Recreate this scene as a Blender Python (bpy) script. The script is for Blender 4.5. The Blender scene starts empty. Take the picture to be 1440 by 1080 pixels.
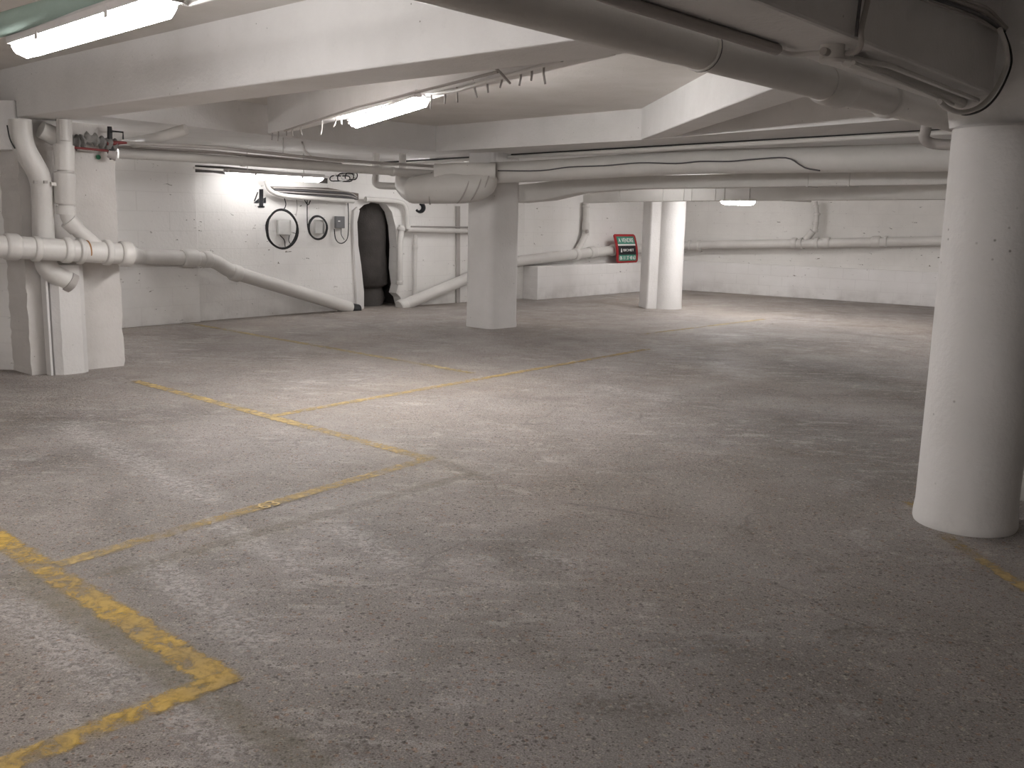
import bpy, bmesh, math, random
from mathutils import Vector, Matrix, noise
random.seed(7)
S = bpy.context.scene
COL = S.collection
PI = math.pi

# ------------------------------------------------------------------ camera
F_PX = 1330.0
PITCH = math.atan(232/1330.0)
ROLL = math.radians(1.25)
EYE = Vector((0, 0, 1.5))
FW = Vector((0, math.cos(PITCH), -math.sin(PITCH)))
_r = Vector((1, 0, 0)); _u = _r.cross(FW)
RT = _r*math.cos(ROLL) + _u*math.sin(ROLL)
UP = -_r*math.sin(ROLL) + _u*math.cos(ROLL)
cam = bpy.data.objects.new('camera', bpy.data.cameras.new('camera'))
COL.objects.link(cam)
cam.matrix_world = Matrix.Translation(EYE) @ Matrix((RT, UP, -FW)).transposed().to_4x4()
cam.data.sensor_width = 36.0
cam.data.lens = F_PX*36/1440
cam.data.clip_start = 0.05
S.camera = cam
# ------------------------------------------------------------------ world, exposure
w = bpy.data.worlds.new('world'); S.world = w; w.use_nodes = True
w.node_tree.nodes['Background'].inputs[0].default_value = (0, 0, 0, 1)
w.node_tree.nodes['Background'].inputs[1].default_value = 0
S.view_settings.view_transform = 'Standard'
S.view_settings.look = 'None'
S.view_settings.exposure = 1.47
S.view_settings.gamma = 1.0
S.view_settings.use_curve_mapping = False
LAMP = 22.0          # emission of the fluorescent diffusers

# survey helpers: a direction seen from the eye meets a real plane of the building
def ray(x, y): return RT*(x-720) + UP*(540-y) + FW*F_PX
def atz(x, y, z=0.0):
    d = ray(x, y); return EYE + d*((z-EYE.z)/d.z)
def aty(x, y, yy):
    d = ray(x, y); return EYE + d*(yy/d.y)
def atpl(x, y, a, b, off=0.0):
    """point on the vertical plane through plan points a,b, moved off metres towards the room (right-hand side of a->b)"""
    t = Vector((b[0]-a[0], b[1]-a[1], 0)).normalized(); n = Vector((t.y, -t.x, 0))
    p0 = Vector((a[0], a[1], 0)) + n*off
    d = ray(x, y); return EYE + d*((p0-EYE).dot(n)/d.dot(n))

# ------------------------------------------------------------------ node helpers
class NT:
    def __init__(s, name):
        s.m = bpy.data.materials.new(name); s.m.use_nodes = True; s.t = s.m.node_tree
        s.t.nodes.clear(); s.cache = {}
        s.out = s.n('ShaderNodeOutputMaterial'); s.b = s.n('ShaderNodeBsdfPrincipled')
        s.l(s.b.outputs[0], s.out.inputs[0])
        s.tc = s.n('ShaderNodeTexCoord').outputs['Object']
    def n(s, t, **k):
        x = s.t.nodes.new(t)
        for a, b in k.items(): setattr(x, a, b)
        return x
    def l(s, a, b): s.t.links.new(a, b)
    def put(s, sock, v):
        if hasattr(v, 'is_output') or isinstance(v, bpy.types.NodeSocket): s.l(v, sock)
        else: sock.default_value = v
    def map(s, scale=(1, 1, 1), rot=(0, 0, 0), loc=(0, 0, 0), vec=None):
        m = s.n('ShaderNodeMapping'); s.l(vec or s.tc, m.inputs[0])
        m.inputs['Scale'].default_value = scale; m.inputs['Rotation'].default_value = rot; m.inputs['Location'].default_value = loc
        return m.outputs[0]
    def noise(s, scale, detail=4, rough=.55, dist=0, vec=None):
        key = (scale, detail, rough, dist)
        if vec is None and key in s.cache: return s.cache[key]
        m = s.n('ShaderNodeTexNoise'); s.l(vec or s.tc, m.inputs['Vector'])
        if vec is None: s.cache[key] = m.outputs['Fac']
        m.inputs['Scale'].default_value = scale; m.inputs['Detail'].default_value = detail
        m.inputs['Roughness'].default_value = rough; m.inputs['Distortion'].default_value = dist
        return m.outputs['Fac']
    def vor(s, scale, vec=None, feature='F1', out='Distance', rnd=1):
        m = s.n('ShaderNodeTexVoronoi', feature=feature); s.l(vec or s.tc, m.inputs['Vector'])
        m.inputs['Scale'].default_value = scale; m.inputs['Randomness'].default_value = rnd
        return m.outputs[out]
    def rng(s, v, a, b, c=0.0, d=1.0, smooth=False):
        m = s.n('ShaderNodeMapRange'); m.clamp = True
        if smooth: m.interpolation_type = 'SMOOTHSTEP'
        s.l(v, m.inputs[0])
        for i, q in enumerate((a, b, c, d)): m.inputs[i+1].default_value = q
        return m.outputs[0]
    def math(s, op, a, b=0.0, c=0.0):
        m = s.n('ShaderNodeMath', operation=op)
        s.put(m.inputs[0], a); s.put(m.inputs[1], b); s.put(m.inputs[2], c)
        return m.outputs[0]
    def mix(s, f, a, b, mode='MIX'):
        m = s.n('ShaderNodeMix', data_type='RGBA', blend_type=mode)
        s.put(m.inputs[0], f); s.put(m.inputs[6], a if not isinstance(a, tuple) else (*a[:3], 1)); s.put(m.inputs[7], b if not isinstance(b, tuple) else (*b[:3], 1))
        return m.outputs[2]
    def bump(s, h, strength=.3, dist=.01, normal=None):
        m = s.n('ShaderNodeBump'); s.l(h, m.inputs['Height']); m.inputs['Strength'].default_value = strength; m.inputs['Distance'].default_value = dist
        if normal: s.l(normal, m.inputs['Normal'])
        return m.outputs[0]
    def seg(s, a, b, r, j, soft=.5):
        """1 inside a ragged capsule on the floor from a to b with radius r"""
        a = Vector((a[0], a[1], 0)); b = Vector((b[0], b[1], 0)); ba = b-a
        v = s.n('ShaderNodeVectorMath', operation='SUBTRACT'); s.l(s.tc, v.inputs[0]); v.inputs[1].default_value = a
        d = s.n('ShaderNodeVectorMath', operation='DOT_PRODUCT'); s.l(v.outputs[0], d.inputs[0]); d.inputs[1].default_value = ba/max(ba.length_squared, 1e-6)
        h = s.rng(d.outputs['Value'], 0, 1)
        m = s.n('ShaderNodeVectorMath', operation='SCALE'); m.inputs[0].default_value = ba; s.l(h, m.inputs['Scale'])
        q = s.n('ShaderNodeVectorMath', operation='SUBTRACT'); s.l(v.outputs[0], q.inputs[0]); s.l(m.outputs[0], q.inputs[1])
        L = s.n('ShaderNodeVectorMath', operation='LENGTH'); s.l(q.outputs[0], L.inputs[0])
        k = s.math('ADD', s.math('DIVIDE', L.outputs['Value'], r), j)
        return s.rng(k, 1-soft, 1+soft, 1, 0)
    def many(s, items, **k):
        r = None; soft = k['soft']
        j = s.math('MULTIPLY', s.math('SUBTRACT', s.noise(k['scale'], 3, .65), .5), k['wob']*4)
        for it in items:
            q = s.seg(*it, j, soft); r = q if r is None else s.math('MAXIMUM', r, q)
        return r
    def fin(s, col, rough=.7, normal=None, spec=.3):
        s.put(s.b.inputs['Base Color'], (*col, 1) if isinstance(col, tuple) and len(col) == 3 else col)
        s.put(s.b.inputs['Roughness'], rough); s.b.inputs['Specular IOR Level'].default_value = spec
        if normal: s.l(normal, s.b.inputs['Normal'])
        return s.m

def paint(name, c1, c2, dirt=(.16, .14, .12), specks=.06, rough=.7, bump=.25, scale=1.0, spec=.25):
    t = NT(name)
    c = t.mix(t.rng(t.noise(1.7*scale, 5, .6), .35, .68), c1, c2)
    c = t.mix(t.rng(t.noise(9*scale, 4, .7), .62, .8, 0, .25), c, tuple(v*.7 for v in c2))
    sp = t.math('MULTIPLY', t.rng(t.vor(11*scale), .02, .055+.35*specks, 1, 0), t.rng(t.noise(2.1, 2), .5, .62))
    c = t.mix(sp, c, dirt)
    n = t.bump(t.math('ADD', t.noise(38*scale, 4, .6), t.math('MULTIPLY', t.noise(6*scale, 3), 1.2)), bump, .012)
    return t.fin(c, rough, n, spec)

def block_wall(name, c1, c2, peel=.5, courses=.2, joint=.35, zlo=.47):
    """painted concrete blocks: local x runs along the wall, z up"""
    t = NT(name)
    sep = t.n('ShaderNodeSeparateXYZ'); t.l(t.tc, sep.inputs[0])
    cmb = t.n('ShaderNodeCombineXYZ'); t.l(sep.outputs[0], cmb.inputs[0]); t.l(sep.outputs[2], cmb.inputs[1])
    wob = t.n('ShaderNodeVectorMath', operation='ADD'); t.l(cmb.outputs[0], wob.inputs[0])
    wn = t.math('MULTIPLY', t.math('SUBTRACT', t.noise(1.3, 2), .5), .035)
    wc = t.n('ShaderNodeCombineXYZ'); t.l(wn, wc.inputs[1]); t.l(wc.outputs[0], wob.inputs[1])
    br = t.n('ShaderNodeTexBrick'); t.l(wob.outputs[0], br.inputs['Vector'])
    br.inputs['Scale'].default_value = 1.0; br.inputs['Brick Width'].default_value = courses*2.3
    br.inputs['Row Height'].default_value = courses; br.inputs['Mortar Size'].default_value = .006; br.inputs['Mortar Smooth'].default_value = .3
    c = t.mix(t.rng(t.noise(.9, 5, .6), .35, .68), c1, c2)
    m = t.math('MULTIPLY', br.outputs['Fac'], t.rng(t.noise(.8, 3), .42, .6, .05, joint))
    c = t.mix(m, c, (.25, .22, .19))
    # chipped paint marks: short horizontal scuffs
    sc = t.map(scale=(5, 5, 13)); chips = t.rng(t.noise(1.6, 5, .68, .6, vec=sc),   .655, .675)
    zone = t.rng(t.noise(.55, 2, .5), zlo, zlo+.13)
    c = t.mix(t.math('MULTIPLY', t.math('MULTIPLY', chips, zone), peel), c, (.15, .12, .10))
    # grime near the ground
    g = t.math('MULTIPLY', t.rng(sep.outputs[2], .0, .35, 1, 0), t.rng(t.noise(3, 4), .4, .65, .1, .45))
    c = t.mix(g, c, (.36, .33, .30))
    h = t.math('ADD', t.math('MULTIPLY', br.outputs['Fac'], -.16), t.math('ADD', t.noise(22, 4, .6), t.math('MULTIPLY', chips, -.6)))
    return t.fin(c, .75, t.bump(h, .35, .012), .2)

def floor_mat():
    t = NT('worn_concrete')
    P = lambda x, y: tuple(atz(x, y).xy)
    R45 = (0, 0, math.radians(41))
    big = t.noise(.42, 4, .55)
    mid = t.noise(2.2, 6, .62, .4)
    c = t.mix(t.rng(big, .36, .66), (.38, .345, .325), (.49, .45, .43))
    c = t.mix(t.rng(mid, .40, .72), c, (.345, .318, .295))
    # broad worn pale ground where tyres scrub, and darker oily bays
    c = t.mix(t.math('MULTIPLY', t.many([(P(420, 640), P(560, 560), .9), (P(700, 620), P(850, 520), .6), (P(500, 760), P(700, 720), .5)], soft=.6, wob=.35, scale=2.2), .22), c, (.56, .52, .50))
    c = t.mix(t.math('MULTIPLY', t.many([(P(-20, 600), P(110, 590), .42), (P(160, 590), P(260, 580), .25), (P(80, 650), P(160, 640), .3), (P(1130, 600), P(1260, 680), .5), (P(1150, 520), P(1290, 560), .5)], soft=.6, wob=.4, scale=2.2), .45), c, (.19, .17, .16))
    c = t.mix(t.math('MULTIPLY', t.many([(P(640, 830), P(900, 1010), .10), (P(1000, 880), P(1300, 1000), .35)], soft=.7, wob=.4, scale=2.2), .25), c, (.20, .175, .15))
    # pale scuffs, drawn out along the wheel tracks
    sv = t.map(scale=(1.5, 4.2, 1), rot=R45)
    sc = t.rng(t.noise(2.1, 8, .74, .5, vec=sv), .52, .63)
    zone = t.rng(t.noise(.55, 3, .5, vec=t.map(loc=(3.1, 1.7, 0))), .38, .58)
    c = t.mix(t.math('MULTIPLY', t.math('MULTIPLY', sc, zone), .75), c, (.66, .62, .60))
    fl = t.rng(t.noise(9, 7, .75, .8), .56, .64)
    c = t.mix(t.math('MULTIPLY', fl, t.rng(mid, .35, .6, .15, .62)), c, (.62, .57, .54))
    dk = t.rng(t.noise(.8, 5, .6, .8, vec=t.map(loc=(9, 4, 0))), .56, .74, 0, .55)
    c = t.mix(dk, c, (.20, .178, .165))
    wm = t.rng(t.noise(.35, 2, .5, vec=t.map(loc=(-4, 2, 0))), .45, .65, 0, .5)
    c = t.mix(wm, c, t.mix(1, c, (1.0, .93, .84), 'MULTIPLY'))
    # aggregate: sparse pale and dark stones of several sizes
    for scl, lo, f1, f2 in ((48, .86, .65, .8), (95, .74, .65, .8)):
        ag = t.vor(scl, out='Color', vec=t.map(loc=(scl, 0, 0))); sg = t.n('ShaderNodeSeparateColor'); t.l(ag, sg.inputs[0])
        sz = t.rng(t.vor(scl, vec=t.map(loc=(scl, 0, 0))), .25, .5, 1, 0)
        c = t.mix(t.math('MULTIPLY', t.rng(sg.outputs[0], lo, lo+.06, 0, f1), sz), c, (.66, .59, .50))
        c = t.mix(t.math('MULTIPLY', t.rng(sg.outputs[1], lo-.04, lo+.04, 0, f2), sz), c, (.13, .11, .10))
        c = t.mix(t.math('MULTIPLY', t.rng(sg.outputs[2], .95, .97, 0, .5), sz), c, (.45, .25, .15))
    fine = t.noise(150, 4, .75)
    c = t.mix(t.rng(fine, .40, .60, 0, .9), c, t.mix(1, c, (.52, .50, .48), 'MULTIPLY'))
    # pits and chips
    pit = t.rng(t.noise(24, 5, .65, .3), .64, .67)
    pz = t.rng(t.noise(1.1, 3, .6, vec=t.map(loc=(5, 5, 0))), .42, .62, .15, 1)
    pit = t.math('MULTIPLY', pit, pz)
    c = t.mix(t.math('MULTIPLY', pit, .7), c, (.12, .10, .09))
    # scaling: crusty broken skin along the wheel tracks
    tracks = t.many([(P(95, 600), P(290, 700), .10), (P(300, 730), P(420, 800), .06), (P(215, 790), P(360, 905), .075), (P(10, 850), P(165, 965), .085), (P(245, 985), P(310, 1050), .085),
                     (P(480, 745), P(560, 790), .08), (P(640, 790), P(680, 788), .05), (P(760, 780), P(800, 790), .06), (P(850, 545), P(930, 560), .12)], soft=.6, wob=.55, scale=9)
    cz = t.math('MAXIMUM', t.rng(t.noise(1.5, 4, .65, .6, vec=t.map(loc=(2, 8, 0))), .60, .66, 0, .7), tracks)
    cw = t.n('ShaderNodeVectorMath', operation='ADD'); t.l(t.map(scale=(1, 1.5, 1), rot=R45), cw.inputs[0])
    cn = t.n('ShaderNodeTexNoise'); cn.inputs['Scale'].default_value = 14; t.l(t.tc, cn.inputs['Vector'])
    cs = t.n('ShaderNodeVectorMath', operation='SCALE'); t.l(cn.outputs['Color'], cs.inputs[0]); cs.inputs['Scale'].default_value = .06; t.l(cs.outputs[0], cw.inputs[1])
    cr = t.rng(t.noise(26, 6, .7, 1.2, vec=cw.outputs[0]), .47, .56)
    crust = t.math('MULTIPLY', cz, cr)
    c = t.mix(t.math('MULTIPLY', cz, .07), c, (.60, .56, .54))
    c = t.mix(t.math('MULTIPLY', crust, .42), c, (.76, .72, .70))
    c = t.mix(t.math('MULTIPLY', t.math('MULTIPLY', cz, t.rng(t.noise(34, 4, .65), .54, .60)), .55), c, (.2, .18, .16))
    # spalls: small hollows with a dark rim
    sp = [((1000, 590), (1025, 592), .05), ((895, 590), (905, 584), .035), ((1040, 742), (1052, 748), .03), ((975, 776), (988, 781), .025), ((1150, 805), (1168, 798), .03), ((1170, 890), (1220, 885), .04),
          ((1010, 905), (1045, 925), .05), ((850, 990), (920, 1000), .065), ((470, 1050), (510, 1055), .04), ((1240, 735), (1270, 733), .02), ((755, 785), (790, 792), .03), ((30, 585), (80, 590), .08), ((1100, 600), (1200, 600), .025), ((930, 745), (935, 747), .02)]
    spm = t.many([(P(*p), P(*q), r) for p, q, r in sp], soft=.6, wob=.7, scale=9)
    c = t.mix(t.math('MULTIPLY', t.math('MULTIPLY', spm, t.rng(t.noise(34, 4, .65), .44, .54)), .6), c, (.15, .13, .11))
    scr = t.many([(P(790, 707), P(850, 714), .008), (P(850, 714), P(932, 729), .014), (P(925, 565), P(1200, 604), .010)], soft=.5, wob=.5, scale=9)
    c = t.mix(t.math('MULTIPLY', scr, .5), c, (.16, .14, .13))
    # hairline cracks
    wv = t.n('ShaderNodeVectorMath', operation='ADD'); t.l(t.tc, wv.inputs[0])
    nn = t.n('ShaderNodeTexNoise'); nn.inputs['Scale'].default_value = 1.8; t.l(t.tc, nn.inputs['Vector']); t.l(nn.outputs['Color'], wv.inputs[1])
    ck = t.math('MULTIPLY', t.rng(t.vor(.42, vec=wv.outputs[0], feature='DISTANCE_TO_EDGE'), .0, .006, 1, 0), t.rng(t.noise(.9, 2), .48, .56))
    c = t.mix(t.math('MULTIPLY', ck, .4), c, (.12, .10, .09))
    h = t.math('MULTIPLY', fine, .35)
    h = t.math('ADD', h, t.math('MULTIPLY', t.noise(34, 4, .65), .8))
    r = t.rng(t.noise(1.5, 4), .35, .7, .5, .85)
    return t.fin(c, r, t.bump(h, 1.0, .018), .35)

def worn_paint(name, c1, c2, cover, seed=0.0, soft=.08, cap=1.0):
    t = NT(name)
    c = t.mix(t.rng(t.noise(4, 4), .35, .65), c1, c2)
    c = t.mix(t.rng(t.noise(30, 4, .7), .5, .7, 0, .6), c, tuple(v*.55 for v in c1))
    a = t.noise(15, 7, .72, .4, vec=t.map(loc=(seed, seed*2, 0)))
    b = t.noise(1.6, 3, .5, vec=t.map(loc=(seed*3, 1, 0)))
    v = t.math('ADD', t.math('MULTIPLY', a, .75), t.math('MULTIPLY', b, .4))
    lo = .86 - .62*cover
    al = t.rng(v, lo, lo+soft)
    # edges of the strip fray: local y runs across it, from -1 to 1 in the uv map
    uv = t.n('ShaderNodeUVMap'); sp = t.n('ShaderNodeSeparateXYZ'); t.l(uv.outputs[0], sp.inputs[0])
    e = t.math('ABSOLUTE', sp.outputs[1]); e = t.math('ADD', e, t.math('MULTIPLY', t.math('SUBTRACT', t.noise(20, 5, .7), .5), 1.3))
    al = t.math('MULTIPLY', al, t.rng(e, .60, .98, 1, 0))
    al = t.math('MULTIPLY', al, cap)
    t.l(al, t.b.inputs['Alpha'])
    return t.fin(c, .7, t.bump(t.noise(45, 4, .6), .5, .01), .3)

def plain(name, c, rough=.5, metal=0, spec=.4, var=.12):
    t = NT(name)
    cc = t.mix(t.rng(t.noise(7, 4), .35, .7), c, tuple(v*(1-var) for v in c))
    t.b.inputs['Metallic'].default_value = metal
    return t.fin(cc, rough, None, spec)

def emis(name, c, st):
    t = NT(name); t.b.inputs['Emission Color'].default_value = (*c, 1); t.b.inputs['Emission Strength'].default_value = st
    return t.fin((.9, .9, .9), .4)

M = dict(
    floor=floor_mat(),
    ceil=paint('ceiling_limewash', (.78, .75, .72), (.70, .67, .63), specks=.03, rough=.85, spec=.1),
    beam=paint('beam_paint', (.80, .785, .775), (.73, .715, .70), specks=.03, rough=.8, bump=.35, spec=.12),
    pillar=paint('pillar_paint', (.66, .63, .605), (.57, .54, .51), specks=.06, rough=.7, bump=.4),
    column=paint('column_paint', (.72, .70, .685), (.65, .63, .61), specks=.11, rough=.6, bump=.3),
    wall=block_wall('block_wall_paint', (.84, .82, .80), (.77, .75, .72), 1.0, .25, .10, .41),
    wallr=block_wall('scuffed_wall_paint', (.82, .80, .77), (.72, .70, .67), 1.0, .25, .05, .38),
    ledge=block_wall('ledge_paint', (.86, .84, .83), (.78, .76, .74), .9, .22, .14),
    pipe=paint('cast_pipe_paint', (.68, .66, .63), (.60, .575, .55), specks=.03, rough=.42, bump=.18, spec=.4),
    duct=paint('duct_paint', (.67, .65, .62), (.60, .58, .55), specks=.02, rough=.5, bump=.1, spec=.35),
    dull=paint('dusty_pipe_paint', (.47, .44, .42), (.38, .35, .33), specks=.03, rough=.6),
    dark_grey=paint('dark_concrete', (.10, .09, .085), (.055, .05, .047), specks=.1, rough=.9, bump=.6),  # dark tone for the niche shaft, pile and painted gap strip
    dark=plain('flat_black', (.03, .027, .025), .9),  # flat black for the wall hole patches
    black=plain('black_rubber', (.012, .012, .013), .5),
    cable=plain('grey_cable', (.10, .095, .10), .5),
    steel=plain('rusty_steel', (.40, .37, .35), .6, 0),
    box=plain('box_plastic', (.56, .55, .53), .5),
    greybox=plain('grey_plastic', (.17, .17, .175), .5),
    red=plain('red_plastic', (.36, .012, .018), .4),
    darkred=plain('red_enamel', (.16, .02, .02), .5),
    green=plain('green_print', (.05, .27, .19), .5),
    dot=plain('green_disc', (.01, .13, .06), .5),
    blk=plain('black_print', (.012, .013, .016), .5),
    white=plain('white_print', (.78, .78, .76), .5, 0, .4, .03),
    stencil=worn_paint('stencil_black', (.012, .011, .012), (.02, .018, .02), 2.0),
    hgreen=paint('green_pipe_paint', (.35, .45, .40), (.28, .36, .32), specks=.02),
    house=plain('lamp_housing', (.60, .57, .56), .45),
    yellow=worn_paint('yellow_paint', (.66, .43, .09), (.47, .33, .13), .70, 1.0, .20, .88),
    ochre=worn_paint('faded_yellow_paint', (.60, .43, .18), (.45, .34, .17), .70, 2.0, .25, .82),
    pale=worn_paint('pale_yellow_paint', (.58, .45, .22), (.48, .38, .21), .72, 3.0, .3, .9),
    olive=worn_paint('covered_grey_paint', (.36, .31, .21), (.32, .285, .21), .72, 4.0, .35, .50),
)

LAMPS = {}
def lamp_mat(k):
    if k not in LAMPS: LAMPS[k] = emis('lamp_diffuser', (1.0, .98, .972), LAMP*k)
    return LAMPS[k]
# ------------------------------------------------------------------ mesh helpers
def obj(name, bm, mat, parent=None, smooth=None, world=True):
    me = bpy.data.meshes.new(name)
    bmesh.ops.recalc_face_normals(bm, faces=bm.faces[:])
    bm.to_mesh(me); bm.free()
    if isinstance(mat, (list, tuple)):
        for m_ in mat: me.materials.append(m_)
    else: me.materials.append(mat)
    if smooth is not None:
        for p in me.polygons: p.use_smooth = True
        me.set_sharp_from_angle(angle=math.radians(smooth))
    o = bpy.data.objects.new(name, me); COL.objects.link(o)
    if parent:
        o.parent = parent
        o.matrix_parent_inverse = parent.matrix_basis.inverted()
    return o
def tag(o, label, cat, group=None, kind=None):
    o['label'] = label; o['category'] = cat
    if group: o['group'] = group
    if kind: o['kind'] = kind
    return o
def struct(o): o['kind'] = 'structure'; return o
def thing(name, loc, label, cat, group=None):
    o = bpy.data.objects.new(name, None); COL.objects.link(o); o.location = loc; o.empty_display_size = .1
    return tag(o, label, cat, group)

def add_box(bm, c, size, rz=0, rot=None):
    m = Matrix.Translation(Vector(c)) @ (rot if rot is not None else Matrix.Rotation(rz, 4, 'Z')) @ Matrix.Diagonal((*size, 1))
    return bmesh.ops.create_cube(bm, size=1, matrix=m)['verts']
def box_bm(c, size, rz=0, bev=0, rot=None):
    bm = bmesh.new(); add_box(bm, c, size, rz, rot)
    if bev: bmesh.ops.bevel(bm, geom=bm.edges[:], offset=bev, segments=2, affect='EDGES', profile=.5)
    return bm
def prism(pts, z0, z1, bev=0):
    bm = bmesh.new()
    vs = [bm.verts.new((p[0], p[1], z0)) for p in pts]
    f = bm.faces.new(vs)
    r = bmesh.ops.extrude_face_region(bm, geom=[f])
    for v in r['geom']:
        if isinstance(v, bmesh.types.BMVert): v.co.z = z1
    if bev: bmesh.ops.bevel(bm, geom=bm.edges[:], offset=bev, segments=2, affect='EDGES', profile=.5)
    bmesh.ops.triangulate(bm, faces=[f for f in bm.faces if len(f.verts) > 4])
    return bm
def smooth_path(P, n=6):
    P = [Vector(p) for p in P]
    if len(P) < 3 or n < 2: return P
    out = []
    for i in range(len(P)-1):
        a = P[i-1] if i else P[0]*2-P[1]; b = P[i]; c = P[i+1]; d = P[i+2] if i+2 < len(P) else P[-1]*2-P[-2]
        for k in range(n):
            t = k/n
            out.append(.5*((2*b)+(c-a)*t+(2*a-5*b+4*c-d)*t*t+(3*b-a-3*c+d)*t*t*t))
    out.append(P[-1]); return out
def round_corners(P, r=.12, n=6):
    """keeps straights straight and rounds each corner"""
    P = [Vector(p) for p in P]; out = [P[0]]
    for i in range(1, len(P)-1):
        a, b, c = P[i-1], P[i], P[i+1]
        ra = min(r, (a-b).length*.45); rc = min(r, (c-b).length*.45)
        p = b+(a-b).normalized()*ra; q = b+(c-b).normalized()*rc
        for k in range(n+1):
            t = k/n; out.append((1-t)**2*p + 2*t*(1-t)*b + t*t*q)
    out.append(P[-1]); return out
def tube(bm, P, r, seg=14, caps=True, wob=0.0, hollow=False):
    P = [Vector(p) for p in P]; n = len(P)
    R = r if isinstance(r, (list, tuple)) else [r]*n
    T = []
    for i in range(n):
        T.append(((P[min(i+1, n-1)]-P[max(i-1, 0)])).normalized())
    nrm = T[0].orthogonal().normalized()
    rings = []
    for i in range(n):
        nrm = (nrm - T[i]*nrm.dot(T[i])).normalized(); bn = T[i].cross(nrm)
        ring = []
        for k in range(seg):
            a = 2*PI*k/seg
            q = R[i]*(1+wob*noise.noise(P[i]*9+Vector((math.cos(a), math.sin(a), 0))))
            ring.append(bm.verts.new(P[i]+nrm*(q*math.cos(a))+bn*(q*math.sin(a))))
        rings.append(ring)
    for i in range(n-1):
        for k in range(seg):
            bm.faces.new((rings[i][k], rings[i][(k+1) % seg], rings[i+1][(k+1) % seg], rings[i+1][k]))
    if caps and not hollow:
        bm.faces.new(rings[0]); bm.faces.new(rings[-1])
    return bm
def tube_bm(P, r, seg=14, **k): return tube(bmesh.new(), P, r, seg, **k)
def collar_bm(p, t, r, w, seg=20, lip=.3):
    t = Vector(t).normalized(); p = Vector(p)
    e = w*.12
    pts = [p-t*(w/2+e), p-t*w/2, p-t*(w/2-e), p+t*(w/2-e), p+t*w/2, p+t*(w/2+e)]
    return tube_bm(pts, [r*.90, r, r*1.03, r*1.03, r, r*.90], seg)
def sweep(P, prof, up=Vector((0, 0, 1)), scale=None):
    """rectangular or other profile (side, up) swept along P"""
    bm = bmesh.new(); P = [Vector(p) for p in P]; n = len(P); rings = []
    for i in range(n):
        t = (P[min(i+1, n-1)]-P[max(i-1, 0)]).normalized(); s = t.cross(up).normalized(); u2 = s.cross(t)
        k = scale[i] if scale else (1, 1)
        rings.append([bm.verts.new(P[i]+s*(a*k[0])+u2*(b*k[1])) for a, b in prof])
    m = len(prof)
    for i in range(n-1):
        for k in range(m): bm.faces.new((rings[i][k], rings[i][(k+1) % m], rings[i+1][(k+1) % m], rings[i+1][k]))
    bm.faces.new(rings[0]); bm.faces.new(rings[-1]); return bm
def rrect(a, b, r, n=4):
    out = []
    for cx, cy, s in ((a-r, b-r, 0), (-a+r, b-r, 90), (-a+r, -b+r, 180), (a-r, -b+r, 270)):
        for k in range(n+1):
            t = math.radians(s+90*k/n); out.append((cx+r*math.cos(t), cy+r*math.sin(t)))
    return out
def circ(r, n=20): return [(r*math.cos(2*PI*k/n), r*math.sin(2*PI*k/n)) for k in range(n)]
def along(P, s):
    """point and tangent at distance s along a path"""
    P = [Vector(p) for p in P]
    for a, b in zip(P, P[1:]):
        L = (b-a).length
        if s <= L: return a+(b-a)*(s/L), (b-a).normalized()
        s -= L
    return P[-1], (P[-1]-P[-2]).normalized()
def length(P): return sum((Vector(b)-Vector(a)).length for a, b in zip(P, P[1:]))
def pipe_run(name, P, r, label, cat='pipe', mat=None, collars=(), cw=.09, cr=1.22, seg=20, group=None, bend=.14, wob=0.0):
    """a pipe with its socket collars as parts; collars = distances along the run, as fractions"""
    mat = mat or M['pipe']
    Q = round_corners(P, bend) if bend else P
    if not collars:
        return tag(obj(name, tube_bm(Q, r, seg, wob=wob), mat, None, 40), label, cat, group)
    root = thing(name, Q[0], label, cat, group)
    obj('pipe_body', tube_bm(Q, r, seg, wob=wob), mat, root, 40)
    L = length(Q)
    for c in collars:
        p, t = along(Q, c*L)
        obj('collar', collar_bm(p, t, r*cr, cw, seg), mat, root, 35)
    return root

def text_mesh(name, txt, size, mat, extrude=.002, offset=.003):
    cu = bpy.data.curves.new(name, 'FONT'); cu.body = txt; cu.size = size; cu.align_x = 'CENTER'; cu.align_y = 'CENTER'; cu.extrude = extrude; cu.offset = offset
    to = bpy.data.objects.new(name+'_tmp', cu); COL.objects.link(to)
    bpy.context.view_layer.update()
    me = bpy.data.meshes.new_from_object(to.evaluated_get(bpy.context.evaluated_depsgraph_get()))
    bpy.data.objects.remove(to); bpy.data.curves.remove(cu)
    me.materials.clear(); me.materials.append(mat); me.name = name
    o = bpy.data.objects.new(name, me); COL.objects.link(o); return o
# ------------------------------------------------------------------ building plan (metres)
P0 = (-5.1, 12.28); P1 = (-2.62, 15.35); P2 = (.17, 18.11); P3 = (3.32, 21.93); P4 = (10.0, 17.10)
LOW = 2.37; SLAB = 2.70

# floor
bm = bmesh.new()
vs = [bm.verts.new(p) for p in ((-10, -5, 0), (12, -5, 0), (12, 26, 0), (-10, 26, 0))]; bm.faces.new(vs)
r_ = bmesh.ops.extrude_face_region(bm, geom=bm.faces[:])
for v in r_['geom']:
    if isinstance(v, bmesh.types.BMVert): v.co.z = -.2
struct(obj('floor', bm, M['floor']))

# ceiling: upper slab, and the lower flat zone behind the coffers
bm = bmesh.new(); add_box(bm, (1, 10.5, SLAB+.1), (22, 31, .2))
struct(obj('ceiling', bm, M['ceil']))
lowz = [(-9.9, 9.6), (-4.6, 9.25), (-3.95, 9.17), (-2.17, 11.99), (-1.09, 13.03), (1.33, 10.53), (3.15, 8.0), (4.75, 5.8), (11.9, 5.8), (11.9, 25.9), (-9.9, 25.9)]
struct(obj('ceiling_low', prism(lowz, LOW, SLAB+.02), M['beam']))

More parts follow.
